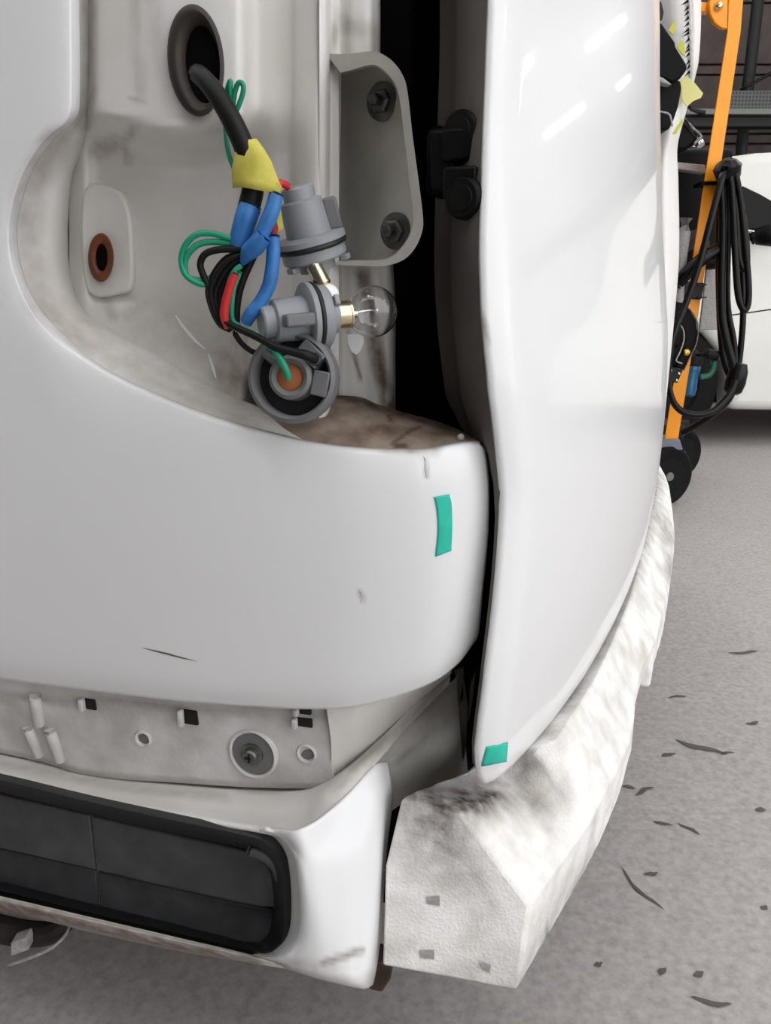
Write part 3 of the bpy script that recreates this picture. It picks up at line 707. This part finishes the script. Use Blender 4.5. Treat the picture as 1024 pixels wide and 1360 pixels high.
wire([(367, 258, .438), (362, 278, .436), (355, 295, .435), (346, 312, .435), (338, 324, .436)], [.0040, .0043, .0044, .0040, .0034], 'tape_blue', 'blue_tape')
wire([(352, 312, .433), (340, 326, .434), (330, 336, .436), (322, 350, .438)], [.0044, .0050, .0046, .0016], 'tape_blue', 'blue_tape')
wire([(363, 312, .440), (363, 335, .439), (361, 360, .438), (356, 382, .438), (345, 402, .438), (334, 416, .438), (327, 428, .440)], [.0034, .0039, .0040, .0039, .0037, .0039, .0036], 'tape_blue', 'blue_tape')
wire([(366, 255, .446), (372, 243, .447), (383, 248, .452)], .0021, 'wire_red')
wire([(366, 290, .442), (364, 302, .442), (362, 314, .443)], .0024, 'wire_red')
# green loop by the sheath
wire([(314, 148, .450), (322, 126, .448), (323, 113, .447), (317, 110, .447), (312, 122, .449), (309, 140, .451), (306, 120, .450), (306, 108, .450), (302, 120, .452), (300, 145, .455), (300, 175, .453), (304, 205, .449), (313, 228, .445)], .0014, 'wire_green')
# loops to the left
wire([(322, 322, .441), (300, 315, .440), (280, 310, .440), (260, 312, .440), (246, 326, .441), (241, 345, .442), (246, 364, .442), (262, 376, .442), (280, 378, .443)], .0017, 'wire_green')
wire([(322, 326, .442), (296, 322, .441), (272, 322, .441), (256, 330, .441), (246, 346, .442), (248, 366, .443), (262, 372, .443), (278, 370, .444)], .0017, 'wire_green')
wire([(334, 331, .440), (310, 331, .4395), (288, 332, .4395), (272, 338, .440), (266, 352, .441), (272, 370, .442), (281, 390, .443), (284, 408, .444)], .0019, 'wire_black')
for k_, (dx, dy) in enumerate(((0, 0), (6, 4), (12, 6), (-3, -2), (18, 8))):
    wire([(325+dx*.4, 338+dy, .440+.001*k_), (305+dx, 345+dy, .440+.001*k_), (290+dx, 362+dy, .441+.001*k_), (280+dx, 385+dy, .442+.001*k_), (284+dx*.8, 410+dy*.6, .443+.0008*k_), (294+dx*.6, 430, .444+.0006*k_), (306, 438, .445)], .0019, 'wire_black')
wire([(322, 352, .437), (312, 360, .4365), (304, 378, .437), (301, 400, .438)], .0016, 'wire_green')
wire([(314, 362, .4355), (306, 380, .436), (300, 402, .437), (298, 420, .438), (303, 435, .440)], [.0022, .0026, .0026, .0022], 'wire_red')
wire([(319, 360, .4365), (311, 382, .437), (308, 405, .438), (309, 425, .440), (318, 433, .441)], .0014, 'wire_green')
wire([(342, 330, .442), (330, 355, .442), (320, 380, .442), (315, 405, .443), (314, 428, .444)], .0020, 'wire_black')
wire([(306, 432, .438), (320, 437, .436), (340, 446, .433), (358, 458, .430), (372, 476, .4285), (380, 492, .4285), (383, 503, .4305)], [.0017, .0019, .0020, .0021, .0021, .002], 'wire_green')
wire([(300, 428, .438), (318, 437, .435), (342, 448, .431), (366, 461, .4275), (392, 468, .427), (408, 472, .427), (419, 477, .432)], [.0019, .0020, .0021, .0023, .0027, .0028], 'wire_black')
wire([(310, 440, .444), (320, 455, .445), (333, 466, .446), (345, 470, .447)], .0016, 'wire_black')

def socket(c, d, sc, prof, body_m):
    s = lathe('bulb_socket', c, d, [(r*sc, h*sc) for r, h in prof], body_m, har, 40, angle=40)
    return s
# socket seen from the back, wires entering it
cA = P(385, 501, .433); dA = Vector((.16, .965, -.12)).normalized()
pA = [(.0078, .004), (.0078, 0), (.0102, -.0012), (.0122, 0), (.0130, .006), (.0132, .013), (.0212, .013), (.0216, .003), (.0232, .0012), (.0254, .0025), (.0258, .006), (.0258, .012), (.0235, .0165), (.0235, .022), (.0125, .024), (.0125, .032), (0, .033)]
sA = lathe('bulb_socket', cA, dA, pA, 'socket_dark_grey', har, 48, angle=40, label='grey bulb socket seen from its wire side with an orange seal')
lathe('wire_seal', cA, dA, [(.0079, .0035), (.0079, .0022), (.006, .0016), (0, .0014)], 'seal_orange', sA, 32)
lathe('groove_shade', cA, dA, [(.0131, .0115), (.0170, .0112), (.0214, .0115)], 'gasket_black', sA, 40)  # black ring stands in for shade deep in the groove
right = Vector((1, 0, 0)); right = (right-dA*right.dot(dA)).normalized(); upA = dA.cross(right); upA = upA if upA.z > 0 else -upA
def ribA(ang, hw, h0, h1, name='socket_rib'):
    e = right*math.cos(ang)+upA*math.sin(ang); f_ = right*-math.sin(ang)+upA*math.cos(ang)
    return mk(name, *box_geo(cA+e*.0172+dA*((h0+h1)/2), e, f_, dA, .0048, hw, (h1-h0)/2), 'socket_dark_grey', sA, bevel=.0008, angle=30)
ribA(math.radians(48), .0075, .0008, .014); ribA(math.radians(-12), .0070, .001, .014); ribA(math.radians(140), .0022, .004, .014)
lathe('wire_hole', P(419, 477, .4335), dA, [(.0042, .001), (.0042, -.0006), (.0032, -.0010), (.0026, .0006), (0, .0008)], 'gasket_black', sA, 24)
# two sockets with bulbs
pS = [(0, 0), (.0082, 0), (.0092, .001), (.0094, .007), (.0122, .008), (.0134, .0265), (.0190, .0270), (.0206, .0280), (.0206, .0310), (.0196, .0316), (.0196, .0340), (.0190, .0345), (.0190, .0400), (.0178, .0412), (.0112, .0416), (.0108, .0470), (0, .0474)]
def sock(c, d, sc, lab):
    s = lathe('bulb_socket', c, d, [(r*sc, h*sc) for r, h in pS], 'socket_grey', har, 44, angle=40, label=lab)
    lathe('gasket', c, d, [(r*sc, h*sc) for r, h in ((.0190, .0312), (.0204, .0316), (.0209, .0328), (.0204, .0341), (.0190, .0345))], 'gasket_black', s, 44, angle=60)
    return s
dB = Vector((.90, .42, .08)).normalized(); cB = P(346, 428, .437)
sB = sock(cB, dB, .94, 'grey bulb socket holding a large clear bulb')
dC = Vector((.22, .22, -.95)).normalized(); cC = P(394, 247, .458)
sC = sock(cC, dC, .98, 'grey bulb socket pointing down beside the bracket')
for s, c, d, k_ in ((sB, cB, dB, .94), (sC, cC, dC, .98)):
    _, uu, vv = frame(d)
    for sg in ((1, -1) if s is sB else (1,)):
        e = uu if s is sB else Vector((.95, .1, .2)); e = (e-d*e.dot(d)).normalized(); f_ = d.cross(e)
        mk('socket_fin', *box_geo(c+e*.0158*k_*sg+d*.0185*k_, e, f_, d, .0042, .0035, .0085), 'socket_dark_grey', s, bevel=.0015, bseg=3, angle=30)
    for a in (0.5, 2.6, 4.7):
        e = uu*math.cos(a)+vv*math.sin(a); f_ = d.cross(e)
        mk('socket_lug', *box_geo(c+e*.0185*k_+d*.0425*k_, e, f_, d, .0022, .003, .0015), 'socket_grey', s, bevel=.0005)
def bulb(c, d, s, R, blen, br_, lab, gm='bulb_glass'):
    d = Vector(d).normalized()
    b = lathe('bulb_base', c, d, [(br_*.9, 0), (br_, .001), (br_, blen*.8), (br_*1.06, blen*.82), (br_*1.06, blen*.9), (br_*.8, blen)], 'brass', s, 28, label=lab)
    n = 16; prof = [(br_*.72, blen-.001)]; cz = blen+math.sqrt(R*R-(br_*.72)**2)
    a0 = math.asin(br_*.72/R)
    for i in range(n+1):
        a = math.pi-a0-(math.pi-a0)*i/n; prof.append((max(0, R*math.sin(a)), cz+R*math.cos(a)))
    inner = [(max(0, r-.0005) if r > 0 else 0, h-.0005*(1 if i > n/2 else -1)) for i, (r, h) in enumerate(prof)]
    V, Fc = lathe_geo(c, d, prof[:-1]+[(0, prof[-1][1])], 32)
    g = mk('bulb_glass', V, Fc, gm, s, angle=180, solid=.0005, soff=-1)
    _, uu, vv = frame(d); C = Vector(c)
    gs_ = []
    for sg in (-1, 1): gs_.append(tube_geo([C+d*blen+uu*.0012*sg, C+d*(cz-.003)+uu*.003*sg+vv*.001, C+d*(cz+.001)+uu*.0045*sg+vv*.001], .0005, 3, 8))
    gs_.append(tube_geo([C+d*(cz+.001)-uu*.0045+vv*.001, C+d*(cz+.0015)+vv*.001, C+d*(cz+.001)+uu*.0045+vv*.001], .0006, 3, 8))
    gs_.append(lathe_geo(C, d, [(.0028, blen-.001), (.0024, blen+.004), (.001, blen+.005)], 16))
    mk('filament_support', *merge(*gs_), 'chrome', s)
    return b
bulb(cB+dB*.044, dB, sB, .0150, .010, .0078, 'brass base of the large bulb')
bulb(P(416, 352, .452), Vector((.42, -.05, -.80)), sC, .0060, .013, .0045, 'brass base of the small bulb', 'bulb_frost')
# white sticker on the pillar
prism('pillar_sticker', [P(a, b, .512) for a, b in ((461, 444), (482, 444), (483, 455), (479, 466), (473, 471), (467, 467), (462, 456))], (0, .0006, 0), 'white_paint', van)

# ------------------------------------------------------------------ background: spot welder on its trolley
YW = 2.72
wel = thing('spot_welder', PZ(905, 668, 0), 'wheeled spot welder with a tall orange mast and black cables behind the van', 'welding machine')
def W(px, py, dY=0.0): return P(px, py, YW+dY)
prism('mast', [W(969, -40), W(990, -40), W(984, 40), (W(955, 235)), W(927, 420), W(900, 586), W(882, 586), W(908, 420), W(936, 235), W(966, 40)], (.02, .05, 0), 'orange_paint', wel, bevel=.003)
pl = [W(966, 38), W(958, 37), W(949, 30), W(943, 18), (W(942, 5)), W(945, -10), W(950, -30), W(968, -30)]
hp = prism('hinge_plate', pl, (0, .02, 0), 'orange_paint', wel, bevel=.003)
lathe('hinge_bolt', W(954, 9), (-.1, -1, 0), [(.013, -.01), (.013, .006), (.009, .012), (.006, .02), (0, .021)], 'chrome', hp, 20)
prism('hinge_arm', [W(928, 2, .02), W(942, 3, .02), W(942, 16, .02), W(928, 15, .02)], (0, .03, 0), 'orange_paint', hp, bevel=.002)
prism('mast_tie', [W(932, 241, -.01), W(957, 240, -.01), W(957, 245, -.01), W(932, 246, -.01)], (0, .07, 0), 'cable_black', wel)
prism('mast_foot', [W(880, 583, -.01), W(903, 583, -.01), W(908, 598, -.01), W(876, 598, -.01)], (.0, .10, 0), 'foot_grey', wel, bevel=.005)
prism('mast_collar', [W(909, 373, -.02), W(936, 376, -.02), W(932, 398, -.02), W(905, 395, -.02)], (0, .09, 0), 'dark_metal', wel, bevel=.004)
for y in (377, 394):
    prism('collar_tab', [W(928, y, -.03), W(939, y, -.03), W(938, y+2, -.03), W(927, y+2, -.03)], (0, .05, 0), 'dark_metal', wel)
def caster(px, py, r, dY, ang):
    d = Vector((math.cos(ang), math.sin(ang), 0)); c = W(px, py, dY); c.z = r
    wv = lathe('caster_wheel', c-d*.022, d, [(r*.3, 0), (r*.62, .001), (r*.66, .006), (r*.9, 0), (r, .008), (r, .036), (r*.9, .044), (r*.66, .038), (r*.6, .043), (r*.3, .044)], 'tyre', wel, 40, angle=30)
    lathe('wheel_hub', c-d*.020, d, [(r*.14, -.006), (r*.16, 0), (r*.58, .002), (r*.62, .008), (r*.62, .032), (r*.58, .038), (r*.15, .04), (0, .046)], 'wheel_grey', wv, 32)
    box('caster_fork', c+Vector((.02, .06, r*.75)), (.03, .02, r*.5), 'dark_metal', wel, bevel=.006)
caster(884, 630, .108, 0, 1.95); caster(902, 600, .105, .45, 1.95)
box('trolley_base', W(842, 560, .45), (.10, .30, .03), 'dark_metal', wel, bevel=.01)
# machine body and parts behind the mast
box('machine_case', W(890, 285, .33), (.15, .16, .20), 'black_plastic', wel, bevel=.02)
prism('case_plate', [W(912, 308, .10), W(930, 303, .10), W(931, 325, .10), W(914, 335, .10)], (0, .01, 0), 'vent_flap', wel)
prism('case_rail', [W(898, 215, .08), W(937, 219, .08), W(937, 230, .08), W(898, 224, .08)], (0, .04, 0), 'grey_sheet', wel, bevel=.003)
tube('silver_pipe', [W(911, 290, -.03), W(903, 345, -.03), W(897, 420, -.03)], .022, 'grey_sheet', wel, n=3, sides=16)
prism('grey_board', [W(938, 358, .25), W(957, 356, .25), W(955, 438, .25), W(929, 438, .25)], (0, .012, 0), 'grey_sheet', wel, bevel=.003)
# C-shaped welding arm
cl = [(890, 398), (905, 402), (917, 412), (925, 425), (927, 440), (924, 458), (916, 475), (908, 492), (897, 488), (899, 478), (906, 466), (909, 450), (908, 438), (902, 428), (892, 421)]
ca_ = prism('welding_arm', [W(a, b, -.06) for a, b in cl], (0, .05, 0), 'black_plastic', wel, bevel=.006)
lathe('arm_bolt', W(912, 468, -.062), (0, -1, 0), [(.012, -.005), (.012, .004), (.008, .008), (0, .009)], 'gold', ca_, 16)
tube('arm_edge', [W(a, b, -.065) for a, b in ((905, 402), (917, 412), (925, 425), (927, 440), (924, 458), (916, 475), (908, 492))], .0025, 'steel_grey', ca_)
tube('arm_inner_edge', [W(a, b, -.065) for a, b in ((903, 430), (908, 440), (908, 453), (903, 468), (898, 479), (906, 483))], .0025, 'grey_sheet', ca_)
tb = prism('terminal_block', [W(889, 487, -.07), W(908, 490, -.07), (W(900, 509, -.07)), W(886, 505, -.07)], (0, .05, 0), 'dark_metal', wel, bevel=.003)
for a, b in ((891, 492), (902, 496), (899, 505), (888, 500)):
    lathe('block_screw', W(a, b, -.071), (0, -1, 0), [(.005, -.003), (.005, .001), (.003, .003), (0, .003)], 'chrome', tb, 12)
# air filter
dF = (W(911, 525, .03)-W(921, 470, .03)).normalized()
ft = lathe('filter_bowl', W(921, 484, .03), dF, [(.022, 0), (.026, .006), (.026, .02), (.024, .022), (.024, .075), (.026, .08), (.024, .106), (.016, .112), (0, .113)], 'blue_plastic', wel, 24, label='blue air filter bowl')
lathe('filter_cap', W(923, 472, .03), dF, [(.02, 0), (.028, .004), (.029, .03), (.026, .036)], 'dark_metal', ft, 24)
mk('filter_port', *tube_geo([W(923, 470, .03), W(940, 470, .02), W(953, 472, .02)], .018, 1, 14), 'dark_metal', ft)
tube('air_hose', [W(947, 478, .02), W(948, 488, .02), W(942, 498, .02), W(930, 501, .02)], .009, 'hose_green', ft)
# coiled cables hung on the mast
cab = thing('welding_cable', W(965, 230, -.05), 'thick black welding cables looped over a hook beside the orange mast', 'cable')
def cable(pts, r=.011, dY=-.06):
    tube('cable_loop', [W(a, b, dY+dd) for a, b, dd in pts], r, 'cable_black', cab, n=6, sides=12)
cable([(962, 222, 0), (958, 240, -.01), (960, 300, -.01), (958, 380, -.01), (960, 430, -.01), (972, 480, -.01), (980, 500, -.01)], .013)
cable([(968, 224, 0), (972, 250, -.03), (976, 330, -.03), (980, 390, -.03), (988, 412, -.03), (994, 400, -.03), (993, 360, -.03), (984, 270, -.03), (976, 226, -.02)], .0105)
cable([(972, 224, .02), (981, 260, .03), (990, 310, .03), (992, 350, .03), (987, 357, .03), (981, 340, .03), (977, 280, .03), (970, 226, .02)], .0105)
cable([(966, 222, .02), (967, 300, .05), (966, 400, .05), (974, 450, .05), (979, 492, .05), (984, 460, .05), (987, 410, .05), (984, 330, .05), (974, 230, .03)], .0105)
cable([(963, 222, -.02), (946, 285, -.04), (929, 350, -.05), (912, 400, -.06), (893, 450, -.08), (887, 500, -.08), (895, 535, -.08), (915, 550, -.08), (945, 547, -.06), (968, 525, -.04), (977, 505, -.03)], .011, -.08)
cable([(963, 225, .03), (955, 300, .06), (956, 420, .06), (962, 480, .06), (975, 510, .05)], .011)
cable([(898, 378, 0), (915, 360, -.02), (935, 342, -.02), (955, 330, .0)], .022, -.05)
cable([(978, 500, 0), (968, 530, .06), (940, 555, .10), (905, 575, .14)], .012)
lathe('cable_clamp', W(979, 500, -.07), (.15, -.1, 1), [(.02, -.06), (.03, -.05), (.034, -.02), (.03, .02), (.02, .045)], 'cable_black', cab, 16)
lathe('cable_hook', W(966, 222, -.06), (-.3, -.2, 1), [(.02, -.04), (.036, -.03), (.044, .0), (.03, .018), (.012, .026)], 'cable_black', cab, 16)
prism('hook_wrap', [W(975, 218, -.07), (W(985, 224, -.07)), W(984, 232, -.07), W(978, 246, -.07), W(975, 230, -.07)], (0, .02, 0), 'dark_metal', cab)

# ------------------------------------------------------------------ removed bumper cover standing beyond the van
bc = thing('bumper_cover', PZ(885, 640, 0), 'removed white bumper cover standing on end between van and welder', 'bumper cover')
YC = 2.25
def Q(px, py, dY=0.0): return P(px, py, YC+dY)
patch('cover_shell', [
    [Q(x, y, d) for x, y, d in ((850, -40, .1), (884, -40, .0), (908, -40, -.02), (922, -40, .04), (931, -40, .16))],
    [Q(x, y, d) for x, y, d in ((850, 20, .1), (884, 20, .0), (908, 20, -.02), (922, 30, .04), (931, 30, .16))],
    [Q(x, y, d) for x, y, d in ((850, 70, .1), (886, 70, .0), (912, 70, -.02), (923, 80, .04), (928, 80, .16))],
    [Q(x, y, d) for x, y, d in ((850, 120, .1), (880, 120, .0), (902, 125, -.02), (918, 108, .04), (922, 108, .16))],
    [Q(x, y, d) for x, y, d in ((850, 170, .1), (876, 175, .0), (894, 175, -.02), (907, 150, .04), (911, 150, .12))],
    [Q(x, y, d) for x, y, d in ((850, 205, .1), (872, 210, .0), (886, 205, -.02), (897, 195, .02), (900, 195, .08))],
    [Q(x, y, d) for x, y, d in ((850, 260, .1), (872, 260, .0), (884, 260, -.02), (898, 240, .02), (901, 240, .08))],
    [Q(x, y, d) for x, y, d in ((850, 350, .1), (872, 350, .0), (886, 350, -.02), (900, 340, .02), (902, 340, .08))],
    [Q(x, y, d) for x, y, d in ((850, 430, .1), (868, 430, .0), (882, 430, -.02), (893, 430, .02), (895, 430, .06))],
    [Q(x, y, d) for x, y, d in ((850, 500, .1), (862, 500, .0), (876, 500, -.02), (887, 500, .02), (888, 500, .06))],
    [Q(x, y, d) for x, y, d in ((850, 600, .1), (856, 600, .0), (866, 600, -.02), (876, 600, .02), (878, 600, .06))],
    [Q(x, y, d) for x, y, d in ((838, 734, .1), (844, 734, .0), (852, 734, -.02), (860, 734, .02), (862, 734, .06))],
    ], 'cover_white', bc, nu=6, nv=6, solid=.006, grime=stroke_fn([([(911, -40), (914, 20), (916, 60), (915, 105)], 5, .9), ([(918, -40), (920, 40), (918, 105)], 3, .5)]))
for i in range(14):
    y = 2+i*7
    y += random.uniform(-2, 2)
    prism('torn_fibre', [Q(908+i*.4-random.uniform(0, 4), y+6, -.035), Q(914+i*.15, y-2, -.035), Q(915+i*.15, y+2, -.035)], (0, .004, 0), 'black_plastic', bc)
prism('yellow_tape', [Q(a, b, -.05) for a, b in ((888, 40), (897, 26), (898, 32), (894, 47))], (0, .003, 0), 'tape_lime', bc)
prism('yellow_tape', [Q(a, b, -.05) for a, b in ((899, 62), (905, 53), (909, 58), (910, 74), (906, 72))], (0, .003, 0), 'tape_lime', bc)
prism('yellow_tape', [Q(a, b, -.06) for a, b in ((893, 178), (906, 157), (907, 163), (898, 178))], (0, .003, 0), 'tape_lime', bc)
prism('yellow_paper', [Q(a, b, -.03) for a, b in ((911, 100), (921, 108), (934, 124), (931, 130), (921, 134), (912, 142), (906, 132), (904, 108))], (0, .003, 0), 'paper_yellow', bc, label='pale yellow paper sheet')
# dark lamp housings clipped to the cover
lm = thing('lamp_housing', Q(890, 90, -.08), 'black rectangular lamp housing hanging on the white bumper cover', 'lamp housing')
prism('housing', [Q(a, b, -.12) for a, b in ((862, 25), (879, 30), (897, 56), (898, 62), (913, 86), (913, 92), (904, 104), (894, 110), (884, 106), (862, 95))], (0, .10, 0), 'black_plastic', lm, bevel=.008)
prism('housing_edge', [Q(a, b, -.125) for a, b in ((862, 95), (881, 103), (889, 109), (893, 112), (886, 112), (862, 102))], (0, .05, 0), 'grey_sheet', lm, bevel=.003)
prism('housing_back', [Q(a, b, -.10) for a, b in ((862, 104), (904, 106), (906, 116), (902, 140), (895, 160), (889, 172), (862, 175))], (0, .08, 0), 'black_plastic', lm, bevel=.006)
prism('housing_clip', [Q(a, b, -.125) for a, b in ((874, 0), (879, 2), (882, 16), (880, 26), (876, 28), (870, 20))], (0, .05, 0), 'dark_metal', lm, bevel=.003)
tube('housing_wire', [Q(862, 145, -.13), Q(881, 149, -.13), Q(890, 153, -.13), Q(893, 168, -.13)], .0022, 'grey_sheet', lm, n=2)
sp_ = thing('spot_lamp', Q(908, 185, .12+.12), 'small black lamp with a chrome tip beyond the bumper cover', 'lamp')
prism('lamp_shell', [Q(a, b, .10+.12) for a, b in ((900, 160), (909, 158), (917, 168), (924, 178), (930, 182), (927, 188), (919, 195), (910, 200), (898, 199))], (0, .10, 0), 'black_plastic', sp_, bevel=.012, bseg=3)
tube('lamp_tip', [Q(922, 190, .12+.12), Q(928, 188, .10+.12), Q(931, 193, .09+.12)], .011, 'chrome', sp_, n=3, sides=14)
tube('lamp_stay', [Q(909, 158, .09+.12), Q(920, 171, .09+.12), Q(931, 181, .09+.12), Q(922, 191, .09+.12)], .005, 'steel_grey', sp_, n=2)

# ------------------------------------------------------------------ white car
YK = 3.9
car = thing('parked_car', (2.6, 4.7, 0), 'white parked car behind the orange welder mast', 'car')
def K(px, py, d=0.0): return P(px, py, YK+d)
yk = YK
prof = [(.72, .24), (.74, .60), (.80, .88), (1.05, 1.02), (1.25, 1.24), (1.45, 1.36), (1.75, 1.40), (2.4, 1.42), (2.9, 1.38), (3.45, .98), (4.3, .86), (4.6, .62), (4.62, .22), (2.0, .185), (1.74, .19), (1.73, .34), (1.68, .47), (1.58, .57), (1.44, .63), (1.30, .63), (1.16, .57), (1.05, .47), (1.00, .34), (1.0, .22)]
prism('car_body', [(x, yk, z) for x, z in prof], (0, 1.62, 0), 'car_white', car, bevel=.05, bseg=4)
win = [K(985, 247), K(1010, 259), K(1050, 283), K(1150, 300), K(1150, 340), K(1020, 327), K(996, 320), K(976, 300)]
prism('side_window', [p+Vector((0, -.012, 0)) for p in win], (0, .03, 0), 'car_glass', car, bevel=.006)
tube('window_trim', [K(975, 302, -.02), K(1000, 308, -.02), K(1024, 310, -.02), K(1100, 318, -.02)], .008, 'chrome', car, n=3)
tube('door_mirror', [K(1000, 316, -.1), K(1020, 312, -.14), K(1045, 305, -.12)], [.03, .05, .03], 'black_plastic', car, n=4, sides=14)
tube('crease_shade_line', [K(940, 421, .002), K(975, 418, .002), K(1024, 411, .002), K(1100, 402, .002)], .004, 'dark_metal', car, n=2)  # dark tube drawn as the shade line of the body crease
wc = Vector((1.37, yk+.02, .315))
wt = lathe('car_wheel', wc, (0, 1, 0), [(.20, .0), (.215, -.012), (.29, -.008), (.315, .012), (.315, .18), (.29, .2), (.1, .2)], 'tyre', car, 56, angle=30)
lathe('wheel_rim', wc, (0, 1, 0), [(0, .03), (.05, .028), (.06, .05), (.17, .035), (.2, .0), (.205, .03)], 'wheel_grey', wt, 40)
box('wheel_well', (1.37, yk+.45, .45), (.42, .3, .24), 'black_void', car, bevel=.02)

# ------------------------------------------------------------------ things along the back wall
YB = 6.9
tr = thing('cable_tray', P(980, 135, YB-.3), 'perforated dark steel cable tray running along the back wall', 'cable tray')
def T(px, py, d=0.0): return P(px, py, 6.5+d)
ml = bpy.data.materials.new('perforated_steel'); ml.use_nodes = True; nt = ml.node_tree
vo_ = nt.nodes.new('ShaderNodeTexVoronoi'); vo_.inputs['Scale'].default_value = 38; vo_.inputs['Randomness'].default_value = 0.0
rp = nt.nodes.new('ShaderNodeValToRGB'); rp.color_ramp.elements[0].position = .28; rp.color_ramp.elements[0].color = lin('#141414'); rp.color_ramp.elements[1].position = .34; rp.color_ramp.elements[1].color = lin('#4c4c4e')
tc = nt.nodes.new('ShaderNodeTexCoord'); mp_ = nt.nodes.new('ShaderNodeMapping'); mp_.inputs['Scale'].default_value = (1, 0, 1); nt.links.new(tc.outputs['Object'], mp_.inputs['Vector']); nt.links.new(mp_.outputs['Vector'], vo_.inputs['Vector']); nt.links.new(vo_.outputs['Distance'], rp.inputs['Fac'])
nt.links.new(rp.outputs['Color'], nt.nodes['Principled BSDF'].inputs['Base Color']); MATS['perforated_steel'] = ml
a, b = T(968, 121), T(968, 147); x0 = a.x
box('tray_side', ((x0+9)/2, 6.5, (a.z+b.z)/2), ((9-x0)/2, .01, (a.z-b.z)/2), 'perforated_steel', tr)
a, b = T(905, 149), T(905, 156); box('tray_flange', ((a.x+9)/2, 6.45, (a.z+b.z)/2), ((9-a.x)/2, .06, (a.z-b.z)/2), 'wheel_grey', tr)
a, b = T(905, 158), T(905, 170); box('tray_beam', ((a.x+9)/2, 6.5, (a.z+b.z)/2), ((9-a.x)/2, .06, (a.z-b.z)/2), 'dark_metal', tr)
tube('tray_clip', [T(914, 143, -.1), T(925, 148, -.1), T(936, 150, -.1)], .02, 'dark_metal', tr)
pp = thing('wall_pipe', P(986, 300, 6.8), 'dark vertical pipe running up the back wall', 'pipe')
tube('pipe', [T(981, 330, .25), T(985, 200, .25), T(993, 118, .25), T(1007, 0, .25), T(1012, -60, .25)], .045, 'dark_metal', pp, n=2)
tube('pipe_joint', [T(984, 216, .25), T(984.5, 207, .25)], .056, 'dark_metal', pp, n=1)
tag = tube('hanging_cable', [T(984, 119, .1), T(1005, 108, .1), T(1040, 88, .1), T(1100, 60, .1)], .012, 'cable_black', None)
tag['label'] = 'thin black cable strung above the perforated cable tray'; tag['category'] = 'cable'
